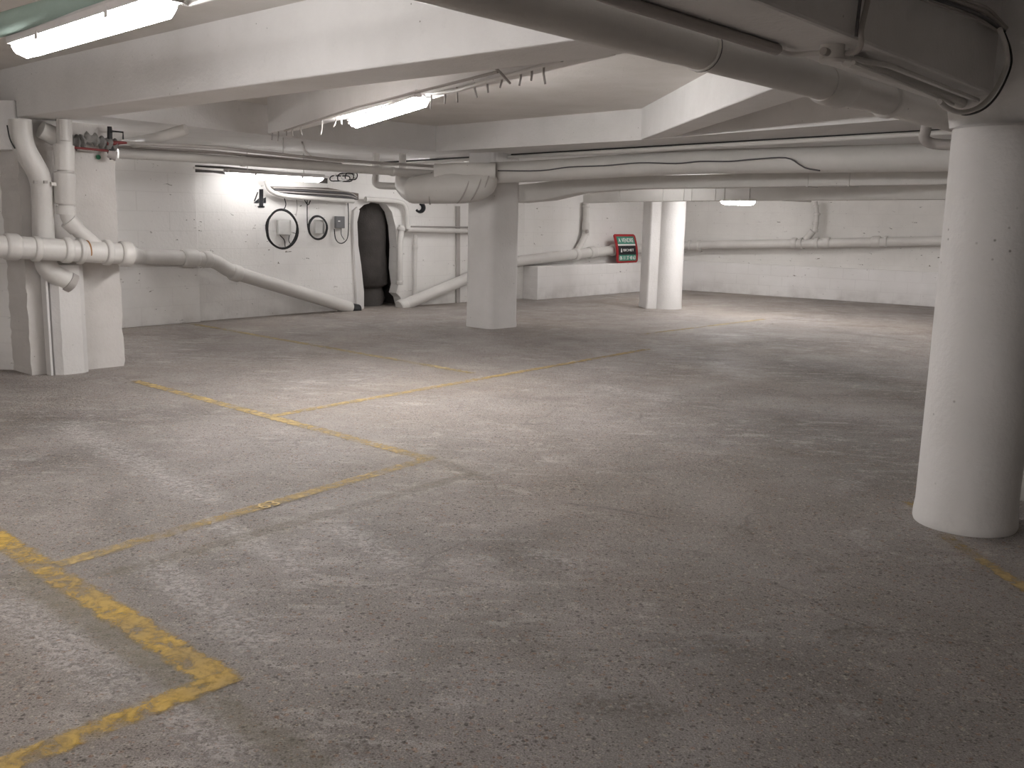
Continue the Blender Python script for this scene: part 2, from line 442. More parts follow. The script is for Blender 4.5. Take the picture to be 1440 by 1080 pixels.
def wall_panel(name, a, b, mat, z0=0, z1=2.75, thick=.2, outline=None):
    """wall whose room side is the line a->b (room on the right-hand side); local x along it"""
    a = Vector((a[0], a[1], 0)); b = Vector((b[0], b[1], 0)); L = (b-a).length
    ol = outline or [(0, z0), (L, z0), (L, z1), (0, z1)]
    bm = bmesh.new()
    f = bm.faces.new([bm.verts.new((x, 0, z)) for x, z in ol])
    r = bmesh.ops.extrude_face_region(bm, geom=[f])
    for v in r['geom']:
        if isinstance(v, bmesh.types.BMVert): v.co.y = thick
    bmesh.ops.triangulate(bm, faces=[f for f in bm.faces if len(f.verts) > 4])
    o = obj(name, bm, mat); o.location = a; o.rotation_euler = (0, 0, math.atan2(b.y-a.y, b.x-a.x))
    return struct(o)

def local(p, a, b):
    t = Vector((b[0]-a[0], b[1]-a[1], 0)).normalized(); return ((Vector(p)-Vector((a[0], a[1], 0))).dot(t), p[2])
wall_panel('wall_back_left', (-7.2, 9.68), P1, M['wall'])
# the niche wall: a ragged arched hole broken through to a dark shaft
hole = [(509, 440), (508, 415), (504, 380), (500, 345), (499, 312), (503, 296), (512, 288), (527, 284), (543, 287), (551, 298), (556, 318), (558, 345), (557, 378), (560, 400), (557, 412), (563, 418), (566, 440)]
L2 = (Vector(P2)-Vector(P1)).length
hl = [local(atpl(x, y, P1, P2), P1, P2) for x, y in hole]
hl[0] = (hl[0][0], 0); hl[-1] = (hl[-1][0], 0)
hl = [(max(s, .02), max(z, 0)) for s, z in hl]
ol = [(0, 0)] + hl + [(L2, 0), (L2, 2.75), (0, 2.75)]
wall_panel('wall_niche', P1, P2, M['wall'], outline=ol)
wall_panel('wall_back', P2, P3, M['wall'])
wall_panel('wall_back_right', P3, P4, M['wallr'])
wall_panel('wall_left', (-9.8, 8.75), (-4.55, 8.78), M['wall'])
wall_panel('wall_front', (11.9, -4.2), (-9.9, -4.2), M['wall'])
wall_panel('wall_side_left', (-7.2, -4.2), (-7.2, 9.2), M['wall'])
wall_panel('wall_side_right', (10.3, 20), (10.3, -4.2), M['wall'])
wall_panel('wall_right', (2.86, 5.15), (10.2, -.9), M['wallr'])

# shaft behind the niche
tdir = (Vector(P2)-Vector(P1)).normalized(); ndir = Vector((-tdir.y, tdir.x))
def nw(s, d, z=0): q = Vector(P1)+tdir*s+ndir*d; return Vector((q.x, q.y, z))
s0, s1 = hl[0][0], hl[-1][0]; sm = (s0+s1)/2
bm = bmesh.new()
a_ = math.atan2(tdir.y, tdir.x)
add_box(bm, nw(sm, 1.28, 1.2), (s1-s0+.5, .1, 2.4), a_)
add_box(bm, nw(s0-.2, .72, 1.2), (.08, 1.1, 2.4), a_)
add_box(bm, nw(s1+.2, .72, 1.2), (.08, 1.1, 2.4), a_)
struct(obj('trim_1', bm, M['dark_grey']))
# rough dark pile standing in the shaft
root = thing('foundation_pile', nw(sm, .65), 'rough dark concrete pile standing inside the broken wall niche', 'pile')
hw = (s1-s0)*.52
Zs = [0, .12, .28, .30, .36, .6, .9, 1.2, 1.5, 1.8, 2.1, 2.3]
pts = [nw(sm+.02, .62, z) for z in Zs]
obj('shaft', tube_bm(pts[3:], [hw*k for k in (.80, .98, 1.03, 1.02, 1.02, .99, .97, .93, .90)], 26, wob=.10), M['dark_grey'], root, 50)
obj('footing', tube_bm(pts[:4], [hw*.86, hw*.84, hw*.80, hw*.78], 22, wob=.16), M['dark_grey'], root, 50)

# corner pilaster behind the second column, low ledges
def ledge(name, a, b, depth, h, label):
    a = Vector(a); b = Vector(b); t = (b-a).normalized(); n = Vector((-t.y, t.x)); L = (b-a).length
    bm = bmesh.new(); add_box(bm, (L/2, depth/2, h/2), (L, depth, h))
    bmesh.ops.bevel(bm, geom=bm.edges[:], offset=.008, segments=2, affect='EDGES', profile=.5)
    o = obj(name, bm, M['ledge']); o.location = (a.x, a.y, 0); o.rotation_euler = (0, 0, math.atan2(t.y, t.x))
    return tag(o, label, 'ledge', None, 'thing')
ledge('masonry_ledge', (.44, 17.89), (3.50, 21.55), .36, .63, 'low white painted block ledge under the green and red sign')
ledge('masonry_ledge', (3.60, 21.57), (9.9, 17.05), .16, .66, 'long low white block ledge along the far right wall')
pa = atpl(970, 370, P3, P4)
struct(obj('pilaster_trim', box_bm((3.25, 21.55, 1.6), (.4, .4, 2.0), math.radians(51), .01), M['wallr']))

# ------------------------------------------------------------------ beams
def beam(pts, z0, label, mat=None, bev=.012):
    o = obj('ceiling_beam', prism(pts, z0, SLAB+.03, bev), mat or M['beam'])
    return tag(o, label, 'ceiling beam', None, 'thing')
def lerp(a, b, t): return (a[0]+(b[0]-a[0])*t, a[1]+(b[1]-a[1])*t)
F0, F1 = (-4.64, 8.74), (.23, 4.37); B0, B1 = (-1.8, 6.73), (-.04, 5.16)
beam([lerp(F0, F1, -.12), lerp(F0, F1, 1.17), lerp(B0, B1, 1.85), lerp(B0, B1, -1.9)], 2.28, 'broad white concrete beam crossing the top left behind the nearest strip light')
H0, H1 = (-2.58, 10.17), (.06, 5.52)
hd = Vector((H1[0]-H0[0], H1[1]-H0[1])).normalized(); hn = Vector((-hd.y, hd.x))
beam([lerp(H0, H1, -.02), lerp(H0, H1, 1.12), tuple(Vector(lerp(H0, H1, 1.12))+hn*.14), tuple(Vector(lerp(H0, H1, -.02))+hn*.14)], 2.33, 'thin beige downstand beam with rebar stubs under its edge', M['beam'])
beam([(1.33, 10.50), (1.65, 6.4), (1.76, 4.9), (2.14, 5.0), (1.98, 6.74), (1.62, 10.10)], LOW+.001, 'white beam running back from beneath the big pipe to the far cross beam')
# main dark beam over the right-hand column
G0, G1 = Vector((.67, 2.85)), Vector((2.29, 4.71)); gd = (G1-G0).normalized(); gn = Vector((-gd.y, gd.x))
BW = .30
beam([tuple(G0-gd*8.5), tuple(G1+gd*.12), tuple(G1+gd*.12+gn*BW), tuple(G0-gd*8.5+gn*BW)], 2.13, 'deep shaded beam at the top right resting on the nearest round column')

# ------------------------------------------------------------------ columns
root = thing('round_column', (2.36, 4.72, 0), 'big round white concrete column at the right, nearest the camera', 'column')
root['kind'] = 'thing'
zs = [0, .015, .05, .1, .4, .8, 1.2, 1.6, 1.9, 1.975, 1.99]
rs = [.245, .25, .248, .242, .240, .238, .238, .238, .238, .238, .225]
obj('shaft', tube_bm([(2.36, 4.72, z) for z in zs], rs, 64, wob=.012), M['column'], root, 40)
cb = bmesh.new()
cc = Vector((2.62, 4.92))
cp = [cc+gd*a+gn*b for a, b in rrect(.42, .33, .12, 5)]
for i in range(4):
    pass
vs0 = [cb.verts.new((p.x, p.y, 1.99)) for p in cp]; cb.faces.new(vs0)
vs1 = [cb.verts.new((cc.x+(p.x-cc.x)*1.06, cc.y+(p.y-cc.y)*1.06, 2.12)) for p in cp]
vs2 = [cb.verts.new((cc.x+(p.x-cc.x)*1.06, cc.y+(p.y-cc.y)*1.06, SLAB+.02)) for p in cp]
for A_, B_ in ((vs0, vs1), (vs1, vs2)):
    for k in range(len(A_)): cb.faces.new((A_[k], A_[(k+1) % len(A_)], B_[(k+1) % len(A_)], B_[k]))
cb.faces.new(vs2)
obj('capital', cb, M['beam'], root, 40)

def rrcolumn(c, a, b, r, rz, z1, label, name='concrete_column'):
    root = thing(name, (c[0], c[1], 0), label, 'column'); root['kind'] = 'thing'
    rot = Matrix.Rotation(rz, 2)
    bm = bmesh.new(); rings = []
    for z, k in ((0, 1.02), (.03, 1.03), (.12, 1.005), (.7, 1.0), (1.4, .995), (z1, .99)):
        rings.append([bm.verts.new((*(Vector(c)+rot @ Vector((x*k, y*k))), z)) for x, y in rrect(a, b, r, 6)])
    m = len(rings[0])
    for A_, B_ in zip(rings, rings[1:]):
        for q in range(m): bm.faces.new((A_[q], A_[(q+1) % m], B_[(q+1) % m], B_[q]))
    bm.faces.new(rings[0]); bm.faces.new(rings[-1])
    obj('shaft', bm, M['column'], root, 30)
    return root
rrcolumn((-.31, 13.30), .285, .265, .10, math.radians(47), LOW, 'white concrete column in the middle, below the big elbow duct')
r2 = rrcolumn((2.52, 16.85), .235, .25, .04, math.radians(8), LOW, 'far white column with a flat left side and rounded right side, right of the sign')
obj('rounded_side', tube_bm([(2.70, 16.78, z) for z in (0, .03, .1, .8, 1.6, LOW)], [.275, .275, .27, .265, .262, .26], 40, wob=.01), M['column'], r2, 40)

# left pillar: square, its long face along the lane
A_ = Vector((-4.38, 8.5)); B_ = Vector((-3.80, 9.15)); pt = (B_-A_).normalized(); pn = Vector((-pt.y, pt.x))
PA, PB = tuple(A_), tuple(B_)
def pil(x, y, off): return atpl(x, y, PA, PB, off)
root = thing('concrete_pillar', (A_.x, A_.y, 0), 'square white pillar at the left carrying the drain pipes', 'pillar'); root['kind'] = 'thing'
C_ = B_+pn*.75; D_ = A_+pn*.33
bm = bmesh.new()
ring = []
out = [A_, B_, C_, A_+pn*.75]
for z in [i*.057 for i in range(41)]:
    rr = []
    for k, p in enumerate(out):
        j = .012*noise.noise(Vector((p.x*3, z*13, k*7))) + .008*noise.noise(Vector((p.y*3, z*41, k*3)))
        q = p+pt*(j*1.4 if k in (1, 2) else j)+pn*abs(j)*.5
        rr.append(bm.verts.new((q.x, q.y, min(z, 2.28))))
    ring.append(rr)
for a, b in zip(ring, ring[1:]):
    for k in range(4): bm.faces.new((a[k], a[(k+1) % 4], b[(k+1) % 4], b[k]))
bm.faces.new(ring[0]); bm.faces.new(ring[-1])
obj('shaft', bm, M['pillar'], root)
# lintel block left of the pillar
struct(obj('lintel_beam', box_bm((-6.3, 8.62, 2.21), (3.9, .35, .42), 0, .01), M['beam']))

# ------------------------------------------------------------------ floor markings
def strip(name, a, b, wdt, mat, label, z=.003, ext=0.0):
    a = atz(*a); b = atz(*b); t = (b-a).normalized(); n = Vector((-t.y, t.x, 0)); L = (b-a).length+ext
    bm = bmesh.new(); uvl = bm.loops.layers.uv.new('UVMap'); N = 24; rows = []
    for i in range(N+1):
        p = a+t*(L*i/N); rows.append((bm.verts.new(p+n*wdt/2+Vector((0, 0, z))), bm.verts.new(p-n*wdt/2+Vector((0, 0, z)))))
    for i in range(N):
        f = bm.faces.new((rows[i][0], rows[i][1], rows[i+1][1], rows[i+1][0]))
        for l, uv in zip(f.loops, ((i/N, 1), (i/N, -1), ((i+1)/N, -1), ((i+1)/N, 1))): l[uvl].uv = uv
    return tag(obj(name, bm, mat), label, 'floor marking', None, 'thing')
strip('painted_line', (-60, 722), (322, 964), .145, M['yellow'], 'bright worn yellow bay line running from the left edge to the near corner')
strip('painted_line', (-60, 1104), (326, 950), .125, M['yellow'], 'worn yellow line at the bottom left closing the nearest bay', .0035)
strip('painted_line', (190, 536), (608, 647), .13, M['ochre'], 'faded yellow bay line running from the left pillar to the middle corner')
strip('painted_line', (80, 795), (604, 645), .115, M['ochre'], 'faded yellow line with stencil traces closing the second bay', .0035)
strip('painted_line', (272, 456), (665, 525), .13, M['pale'], 'very faint yellow bay line nearest the back left wall')
strip('painted_line', (385, 585), (912, 491), .12, M['ochre'], 'thin pale yellow line running towards the middle of the floor', .0035)
strip('painted_line', (905, 470), (1075, 449), .12, M['pale'], 'barely visible yellow line on the far floor right of the rear column')
strip('painted_line', (20, 808), (455, 1085), .14, M['olive'], 'greyed-out old line just below the bright yellow bay line', .002)
strip('painted_line', (140, 812), (665, 666), .115, M['olive'], 'greyed-out old line parallel to the second bay end line', .002)
strip('painted_line', (596, 640), (690, 676), .12, M['olive'], 'short greyed-out stub past the middle yellow corner', .0025)
strip('painted_line', (1325, 752), (1475, 850), .09, M['ochre'], 'short orange yellow line at the foot of the nearest round column')
strip('painted_line', (1278, 706), (1302, 722), .10, M['ochre'], 'small orange paint patch left of the nearest round column')

# stencilled 63 left on the bay line
def stencil_text(name, txt, p, size, rot, mat, label):
    o = text_mesh(name, txt, size, mat, .0005, 0); o.location = p; o.rotation_euler = rot
    return tag(o, label, 'floor marking', None, 'thing')
palep = plain('stencil_ochre', (.56, .42, .20), .7)
stencil_text('stencil_number', '63', atz(378, 711)+Vector((0, 0, .006)), .13, (0, 0, math.radians(54)), palep, 'pale ochre stencil traces on the second bay end line')

# ------------------------------------------------------------------ strip lights
def strip_light(a, b, wdt, hgt, label, rail=None, power=1.0):
    """weatherproof batten: housing above, glowing diffuser below; a,b = centres of the ends at the diffuser underside"""
    a = Vector(a); b = Vector(b); L = (b-a).length; t = (b-a).normalized()
    root = thing('strip_light', (a+b)/2+Vector((0, 0, hgt)), label, 'ceiling light')
    up = Vector((0, 0, 1))
    # diffuser: rounded trough, bevelled towards the ends
    prof = [(-wdt*.5, hgt*.62), (-wdt*.5, hgt*.42), (-wdt*.40, hgt*.16), (-wdt*.2, .01), (0, 0), (wdt*.2, .01), (wdt*.40, hgt*.16), (wdt*.5, hgt*.42), (wdt*.5, hgt*.62)]
    prof = [(x, y-hgt*.62) for x, y in prof]
    base = Vector((0, 0, hgt*.62))
    P = [a+base, a+t*.02+base, a+t*.06+base, b-t*.06+base, b-t*.02+base, b+base]
    obj('diffuser', sweep(P, prof, up, [(.78, .35), (.9, .7), (1, 1), (1, 1), (.9, .7), (.78, .35)]), lamp_mat(power), root, 50)
    hp = [(-wdt*.54, -hgt*.1), (wdt*.54, -hgt*.1), (wdt*.55, hgt*.18), (wdt*.42, hgt*.36), (-wdt*.42, hgt*.36), (-wdt*.55, hgt*.18)]
    P = [a-t*.015+base, b+t*.015+base]
    P = [p+Vector((0, 0, hgt*.11)) for p in P]
    obj('housing', sweep(P, hp, up), M['house'], root, 30)
    for q in (.25, .75):
        p = a+(b-a)*q+Vector((0, 0, hgt*.6))
        s = t.cross(up)
        for sg in (-1, 1):
            obj('clip', box_bm(p+s*(wdt*.535*sg), (.035, .008, .04), math.atan2(t.y, t.x)), M['house'], root)
    for p, d in ((a, -1), (b, 1)):
        obj('end_gland', tube_bm([p+base+t*d*.01+Vector((0, 0, .015)), p+base+t*d*.06+Vector((0, 0, .015))], .014, 12), M['house'], root, 40)
    if rail:
        for q in (.2, .8):
            p = a+(b-a)*q
            obj('hanger', tube_bm([p+Vector((0, 0, hgt)), p+Vector((0, 0, rail-p.z+.02))], .006, 8), M['house'], root, 40)
    return root
# 1: nearest, top left
la = atz(32, 84, 2.24); lb = atz(234, 27, 2.24)
strip_light(la, lb, .125, .11, 'long glowing strip light at the top left, nearest the camera', SLAB, .58)
ld = (lb-la).normalized()
# greenish pipe on the ceiling behind it
ga = atz(-60, 52, 2.40); gb = atz(260, -36, 2.40)
pipe_run('ceiling_pipe', [ga, gb], .055, 'pale green painted pipe above the nearest strip light', mat=M['hgreen'], bend=0)
pipe_run('cable_conduit', [lb+Vector((0, 0, .09))+ld*.05, atz(262, 6, 2.36), atz(330, -12, 2.4)], .012, 'thin white conduit leaving the right end of the nearest strip light', bend=.03, seg=8)
# 2: under the rebar beam
l2a = atz(499, 181, 2.25); l2b = atz(594, 152, 2.25)
strip_light(l2a, l2b, .125, .11, 'glowing strip light hung beside the rebar studded beam', SLAB, 1.8)
# 3: on the back left wall
l3a = atpl(320, 250, P0, P1, .42); l3b = atpl(452, 257, P0, P1, .42)
strip_light(l3a, l3b, .13, .11, 'glowing strip light high on the back left wall above the number 4', LOW, .24)
# 4: far, beyond the ducts
l4a = Vector((3.62, 16.3, 1.90)); l4a = aty(1018, 288, 15.2); l4b = aty(1057, 289, 16.1)
strip_light(l4a, l4b, .15, .11, 'small far strip light glowing under the rear duct', LOW, 1.2)

# unseen fittings, outside this view or hidden above the ducts, most added as fill
def unseen_fitting(c, ang, label, z=2.25, L=1.5, power=.8):
    d = Vector((math.cos(math.radians(ang)), math.sin(math.radians(ang)), 0))*L/2; c = Vector((c[0], c[1], z))
    strip_light(c-d, c+d, .15, .12, label, SLAB if z > 2.2 and c.y < 8 else LOW, power)
unseen_fitting((-3.9, 1.6), -43, 'added fill strip light out of view left of the camera', 2.25, 1.5, .65)
unseen_fitting((-4.6, -.9), -43, 'added fill strip light out of view behind the camera', 2.25, 1.5, 2.8)
unseen_fitting((-5.25, 10.35), 50, 'added fill strip light hidden behind the left pillar', 2.15, 1.0, .55)
unseen_fitting((1.75, 14.3), -48, 'strip light hidden above the rectangular duct', 2.03, 1.1, .28)
unseen_fitting((5.2, 14.6), -48, 'added fill strip light hidden above the rectangular duct further right', 2.2, 1.4, .75)
unseen_fitting((3.3, 18.3), -48, 'added fill strip light hidden above the ducts beyond the rear column', 2.24, 1.2, .9)
unseen_fitting((-1.15, 14.9), 100, 'added fill strip light hidden behind the fat elbow duct', 2.1, .9, .6)
unseen_fitting((6.6, 11.2), -48, 'added fill strip light out of view beyond the right side', 2.18, 1.5, .8)
# rebar stubs
def rebar(p, d, L, label):
    return tag(obj('rebar_stub', tube_bm([p, p+Vector((random.uniform(-.004, .004), 0, -L*.5)), p+d*L], [.007, .0065, .006], 7), M['steel'], None, 50), label, 'rebar', 'rebar stubs below the thin beam')
xs = [(381, 188), (390, 186), (401, 183), (410, 181), (420, 178), (443, 170), (456, 165), (465, 163), (477, 160), (489, 155), (502, 152), (515, 148), (531, 143), (542, 140), (559, 135), (577, 130), (594, 125), (614, 121), (634, 114), (656, 110), (675, 105), (699, 98), (714, 94), (735, 90)]
for i, (x, y) in enumerate(xs):
    # on the beam's lower face, alternately on its near and far arris
    p = atz(x, y-2, 2.335)
    qp = p.xy-Vector(H0); so = qp.dot(hd); oo = min(.12, max(.012, qp.dot(hn))); pp = Vector(H0)+hd*so+hn*oo; p = Vector((pp.x, pp.y, 2.335))
    L = random.uniform(.075, .12)*(1.15 if i % 4 == 1 else 1)
    rebar(p+Vector((0, 0, .01)), Vector((random.uniform(-.12, .12), random.uniform(-.1, .1), -1)).normalized(), L, 'short rusty rebar stub sticking down from the thin beam edge')
tag(obj('bent_rebar', tube_bm([atz(696, 95, 2.325), atz(703, 101, 2.29), atz(717, 117, 2.25)], .007, 8), M['steel'], None, 50), 'longer rebar bent sideways among the stubs near the right end of the row', 'rebar')
tag(obj('bent_rebar', tube_bm([atz(474, 164, 2.31), atz(469, 178, 2.25)], .006, 8), M['steel'], None, 50), 'slanting rebar left of the hanging strip light', 'rebar')
pipe_run('cable_conduit', [l2b+Vector((0, 0, .09)), atz(640, 128, 2.31), atz(790, 84, 2.31)], .013, 'thin conduit running right from the hanging strip light along the thin beam', bend=.05, seg=8)
pipe_run('cable_conduit', [atz(400, 184, 2.29), atz(500, 151, 2.30), atz(600, 126, 2.30), atz(700, 101, 2.32)], .009, 'dark thin cable under the rebar stubs', mat=M['dull'], bend=.05, seg=8)

# ------------------------------------------------------------------ big pipe and cable runs, top right
def gline(s, o, z): q = G0+gd*s+gn*o; return Vector((q.x, q.y, z))
pa_ = atz(860, 33, 2.115); pb_ = atz(1327, 163, 2.115)
pdv = (pb_-pa_)
BP = [pa_-pdv*1.0, pa_-pdv*.5, pa_, pa_+pdv*.5, pb_, pb_+pdv*.12]
root = thing('drain_pipe', BP[0], 'large grey white pipe crossing the top right towards the nearest round column', 'pipe')
obj('pipe_body', tube_bm(BP, .074, 28), M['pipe'], root, 40)
dv = pdv.normalized()
def bp_at(x, y): 
    p = atz(x, y, 2.115); s = (p-pa_).dot(dv); return pa_+dv*s
q = bp_at(988, 68)
obj('collar', collar_bm(q, dv, .078, .012, 28), M['pipe'], root, 35)
q0 = q
obj('pipe_clamp', tube_bm([q+dv*.004+Vector((0, 0, 0))-dv*.0, q+dv*.010], .081, 28), M['cable'], root, 35)
q = bp_at(1195, 118)
obj('collar', collar_bm(q, dv, .088, .19, 28), M['pipe'], root, 35)
q = bp_at(1262, 140)
obj('collar', collar_bm(q, dv, .084, .05, 28), M['pipe'], root, 35)
# conduits below the beam's far arris
pipe_run('cable_conduit', [atz(830, -14, 2.11), atz(880, 4, 2.11), atz(1093, 70, 2.11)], .020, 'lumpy painted conduit above the big pipe, left of the junction box', mat=M['dull'], bend=.04, seg=12, wob=.3)
pipe_run('cable_conduit', [atz(1093, 70, 2.11), atz(1110, 77, 2.11), atz(1160, 74, 2.11)], .009, 'thin conduit joining the lumpy conduit to the junction box', bend=.04, seg=8)
jp = atz(1170, 76, 2.10)
root = thing('junction_box', jp, 'round white junction box under the shaded beam above the big pipe', 'junction box')
obj('box_body', tube_bm([jp-Vector((0, 0, .022)), jp-Vector((0, 0, .018)), jp+Vector((0, 0, .03))], [.036, .043, .043], 20), M['pipe'], root, 40)
obj('lid', tube_bm([jp-Vector((0, 0, .031)), jp-Vector((0, 0, .021))], [.038, .046], 20), M['pipe'], root, 40)
jo = gd.to_3d()
obj('cable_entry', tube_bm([jp+jo*.03, jp+jo*.075], .014, 10), M['dull'], root, 40)
obj('cable_entry', tube_bm([jp-jo*.03, jp-jo*.075], .014, 10), M['dull'], root, 40)
pipe_run('cable_conduit', [jp+Vector((0, 0, -.0))+jo*.07, atz(1250, 92, 2.10), atz(1375, 141, 2.10)], .011, 'upper thin white conduit from the junction box to the round column', bend=.05, seg=8)
pipe_run('cable_conduit', [atz(1192, 84, 2.10), atz(1330, 135, 2.10), atz(1362, 149, 2.10)], .026, 'thick painted conduit under the shaded beam, right of the junction box', bend=.05, seg=12, mat=M['pipe'])
pipe_run('cable_conduit', [atz(1200, 88, 2.07), atz(1322, 139, 2.07), atz(1340, 147, 2.07)], .008, 'thin pale conduit below the thick one, right of the junction box', bend=.05, seg=8)
# riser from the junction box up the beam face
u0 = G0+gd*0
pf = lambda x, y, o=.02: atpl(x, y, tuple(G0), tuple(G1), o)
pipe_run('cable_conduit', [pf(1225, -20), pf(1210, 45), pf(1212, 62), atz(1205, 74, 2.10), atz(1180, 76, 2.10)], .010, 'thin conduit climbing the shaded face of the beam from the junction box', mat=M['dull'], bend=.03, seg=8)
pipe_run('cable_conduit', [pf(1212, -20), pf(1206, 30), pf(1204, 52)], .006, 'thin cable beside the climbing conduit on the shaded beam', mat=M['cable'], bend=.03, seg=8)
# cable bundle and loop at far right
for k, (dx, dy, rr, mt) in enumerate(((0, 0, .009, 'cable'), (5, -5, .008, 'dull'), (10, -9, .007, 'dull'), (-6, 6, .006, 'dull'))):
    pts = [pf(1300+dx, -8+dy, .03+.004*k), pf(1345+dx, 8+dy, .03+.006*k), pf(1380+dx, 22+dy, .035), pf(1412+dx*.4, 44+dy*.5, .04)]
    tag(obj('cable', tube_bm(smooth_path(pts, 6), rr, 8, wob=.2), M[mt], None, 50), ['black', 'topmost grey', 'grey middle', 'lowest thin grey'][k] + ' cable of the bundle along the top of the shaded beam', 'cable')
for k, (rr, o) in enumerate(((.005, 0), (.011, 1))):
    pts = [pf(x-o*6, y-o*3, .09) for x, y in ((1412, 44), (1421, 70), (1421, 95), (1405, 130), (1385, 152), (1360, 161), (1340, 156), (1327, 146))]
    tag(obj('cable', tube_bm(smooth_path(pts, 6), rr, 8), M['black' if k == 0 else 'pipe'], None, 50), ['thin black cable hanging in a loop beside the nearest column top', 'white painted cable following the black loop by the column top'][k], 'cable')
# short elbow under the big pipe at right
pipe_run('elbow_pipe', [Vector((*aty(1302, 184, 6.0).xy, SLAB+.01)), aty(1302, 184, 6.0), aty(1298, 196, 6.0), aty(1312, 203, 6.0), aty(1352, 204, 5.9)], .032, 'short hooked pipe end behind the nearest round column', mat=M['dull'], bend=.06, seg=12)

# ------------------------------------------------------------------ ducts and pipes below the low ceiling
# A: thick rounded pipe tight under the ceiling
pipe_run('ventilation_duct', [aty(690, 243, 12.72), aty(760, 240.5, 12.45), aty(960, 228, 11.24), aty(1340, 221, 9.2), aty(1500, 214, 8.4)], .135, 'thick round painted duct tight under the ceiling across the back', 'duct', M['duct'], bend=.5, seg=28)
# B: rectangular duct
Bp = [aty(735, 273, 13.9), aty(775, 269, 13.6), aty(820, 261, 13.2), aty(903, 257, 12.7), aty(1340, 249, 10.0), aty(1480, 246, 9.3)]
root = thing('ventilation_duct', Bp[0], 'rectangular painted duct below the thick round duct, widening to the left', 'duct')
obj('duct_body', sweep(Bp, rrect(.12, .08, .012, 2), scale=[(1.2, 1.55), (1.2, 1.55), (1.1, 1.25), (1, 1), (1, 1), (1, 1)]), M['duct'], root, 30)
for x in (1168, 1222):
    # flanges
    f = (x-903)/(1340-903); p = Bp[3]+(Bp[4]-Bp[3])*f; t = (Bp[4]-Bp[3]).normalized()
    obj('flange', sweep([p-t*.012, p+t*.012], rrect(.128, .088, .012, 2)), M['duct'], root, 30)
for x, i in ((876, 3), (924, 3)):
    pass
# C: rear duct, lit by the far strip light
Cp = [aty(826, 280, 17.0), aty(872, 275, 16.2), aty(1000, 273, 14.3), aty(1345, 270, 10.5), aty(1480, 268, 9.8)]
root = thing('ventilation_duct', Cp[0], 'rear rectangular duct brightly lit left of the far strip light', 'duct')
obj('duct_body', sweep(Cp, rrect(.11, .10, .012, 2), scale=[(.8, .7), (1, 1.05), (1, 1), (1, .80), (1, .8)]), M['duct'], root, 30)
for x, i in ((879, .05), (943, .5), (972, .72), (982, .8)):
    p = Cp[1]+(Cp[2]-Cp[1])*((x-872)/128); t = (Cp[2]-Cp[1]).normalized()
    obj('flange', sweep([p-t*.014, p+t*.014], rrect(.118, .108, .012, 2)), M['duct'], root, 30)
for x in (1024, 1045, 1100):
    p = Cp[2]+(Cp[3]-Cp[2])*((x-1000)/345*.8); t = (Cp[3]-Cp[2]).normalized()
    obj('flange', sweep([p-t*.014, p+t*.014], rrect(.118, .094, .012, 2)), M['duct'], root, 30)
# small pipe end under it at right
pipe_run('small_pipe', [aty(1100, 281, 17.5), aty(1140, 283, 17.8)], .02, 'thin dark pipe above the right-hand wall branch', mat=M['dull'], bend=0, seg=8)
# wavy cable on the thick duct
cp_ = [(700, 240, 12.95), (760, 240, 12.5), (800, 235, 12.2), (850, 233, 11.85), (900, 229, 11.5), (950, 230, 11.15), (985, 227, 10.95), (1025, 227, 10.7), (1060, 224, 10.5), (1105, 222, 10.2), (1125, 232, 10.1), (1135, 237, 10.05), (1153, 240, 9.95)]
def dA(x):
    K = [(690, 12.72), (760, 12.45), (960, 11.24), (1340, 9.2)]
    for (x0, d0), (x1, d1) in zip(K, K[1:]):
        if x <= x1: return 1/(1/d0+(1/d1-1/d0)*(x-x0)/(x1-x0))
tag(obj('cable', tube_bm(smooth_path([aty(x, y, dA(x)-.19) for x, y, d in cp_], 4), .008, 6), M['cable']), 'thin dark wavy cable clipped along the thick round duct', 'cable')
# long thin pipe along the cross beam
pipe_run('conduit_pipe', [atz(455, 228, 2.27), atz(530, 233, 2.29), atz(700, 222, 2.32), atz(1005, 205, 2.32), atz(1340, 186, 2.32)], .024, 'long thin painted pipe following the underside of the far cross beam', bend=.3, seg=10)
tag(obj('cable', tube_bm([atz(530, 229, 2.345), atz(700, 219, 2.355), atz(1340, 182.5, 2.355)], .013, 6), M['black']), 'straight dark cable above the long thin pipe on the cross beam', 'cable')

# big elbow duct in front of the middle column: segmented half bend
def D(x, y, d): return aty(x, y, d)
root = thing('elbow_duct', D(640, 240, 12.5), 'fat segmented white elbow duct wrapped around the middle column top', 'duct')
body = [D(580, 268, 12.75), D(606, 265, 12.6), D(632, 263, 12.5), D(656, 262, 12.5), D(676, 258, 12.5), D(683, 247, 12.55)]
obj('duct_body', tube_bm(smooth_path(body, 4), [.17+.045*math.sin(PI*i/20) for i in range(21)], 28), M['duct'], root, 40)
dp = smooth_path(body, 4)
for i in (4, 11, 14, 17):
    obj('seam', collar_bm(dp[i], (1, .0, -.05) if i == 4 else (1, .35, -.38), (.17+.045*math.sin(PI*i/20))*1.045, .016, 28), M['dull'], root, 35)
obj('upper_box', sweep([D(614, 242, 12.55), D(655, 240, 12.5), D(697, 241, 12.5)], rrect(.17, .10, .07, 5)), M['duct'], root, 30)
root = thing('elbow_pipe', D(575, 262, 12.9), 'white elbow pipe left of the fat segmented duct', 'pipe')
obj('pipe_body', tube_bm(smooth_path([D(568, 250, 13.2), D(568, 262, 13.1), D(578, 272, 12.9), D(592, 274, 12.75), D(602, 272, 12.65)], 5), .115, 20), M['pipe'], root, 40)
obj('collar', collar_bm(D(580, 272, 12.88), (1, -.6, -.2), .125, .03, 20), M['pipe'], root, 35)
obj('collar', collar_bm(D(594, 273, 12.72), (1, -.6, 0), .125, .03, 20), M['pipe'], root, 35)

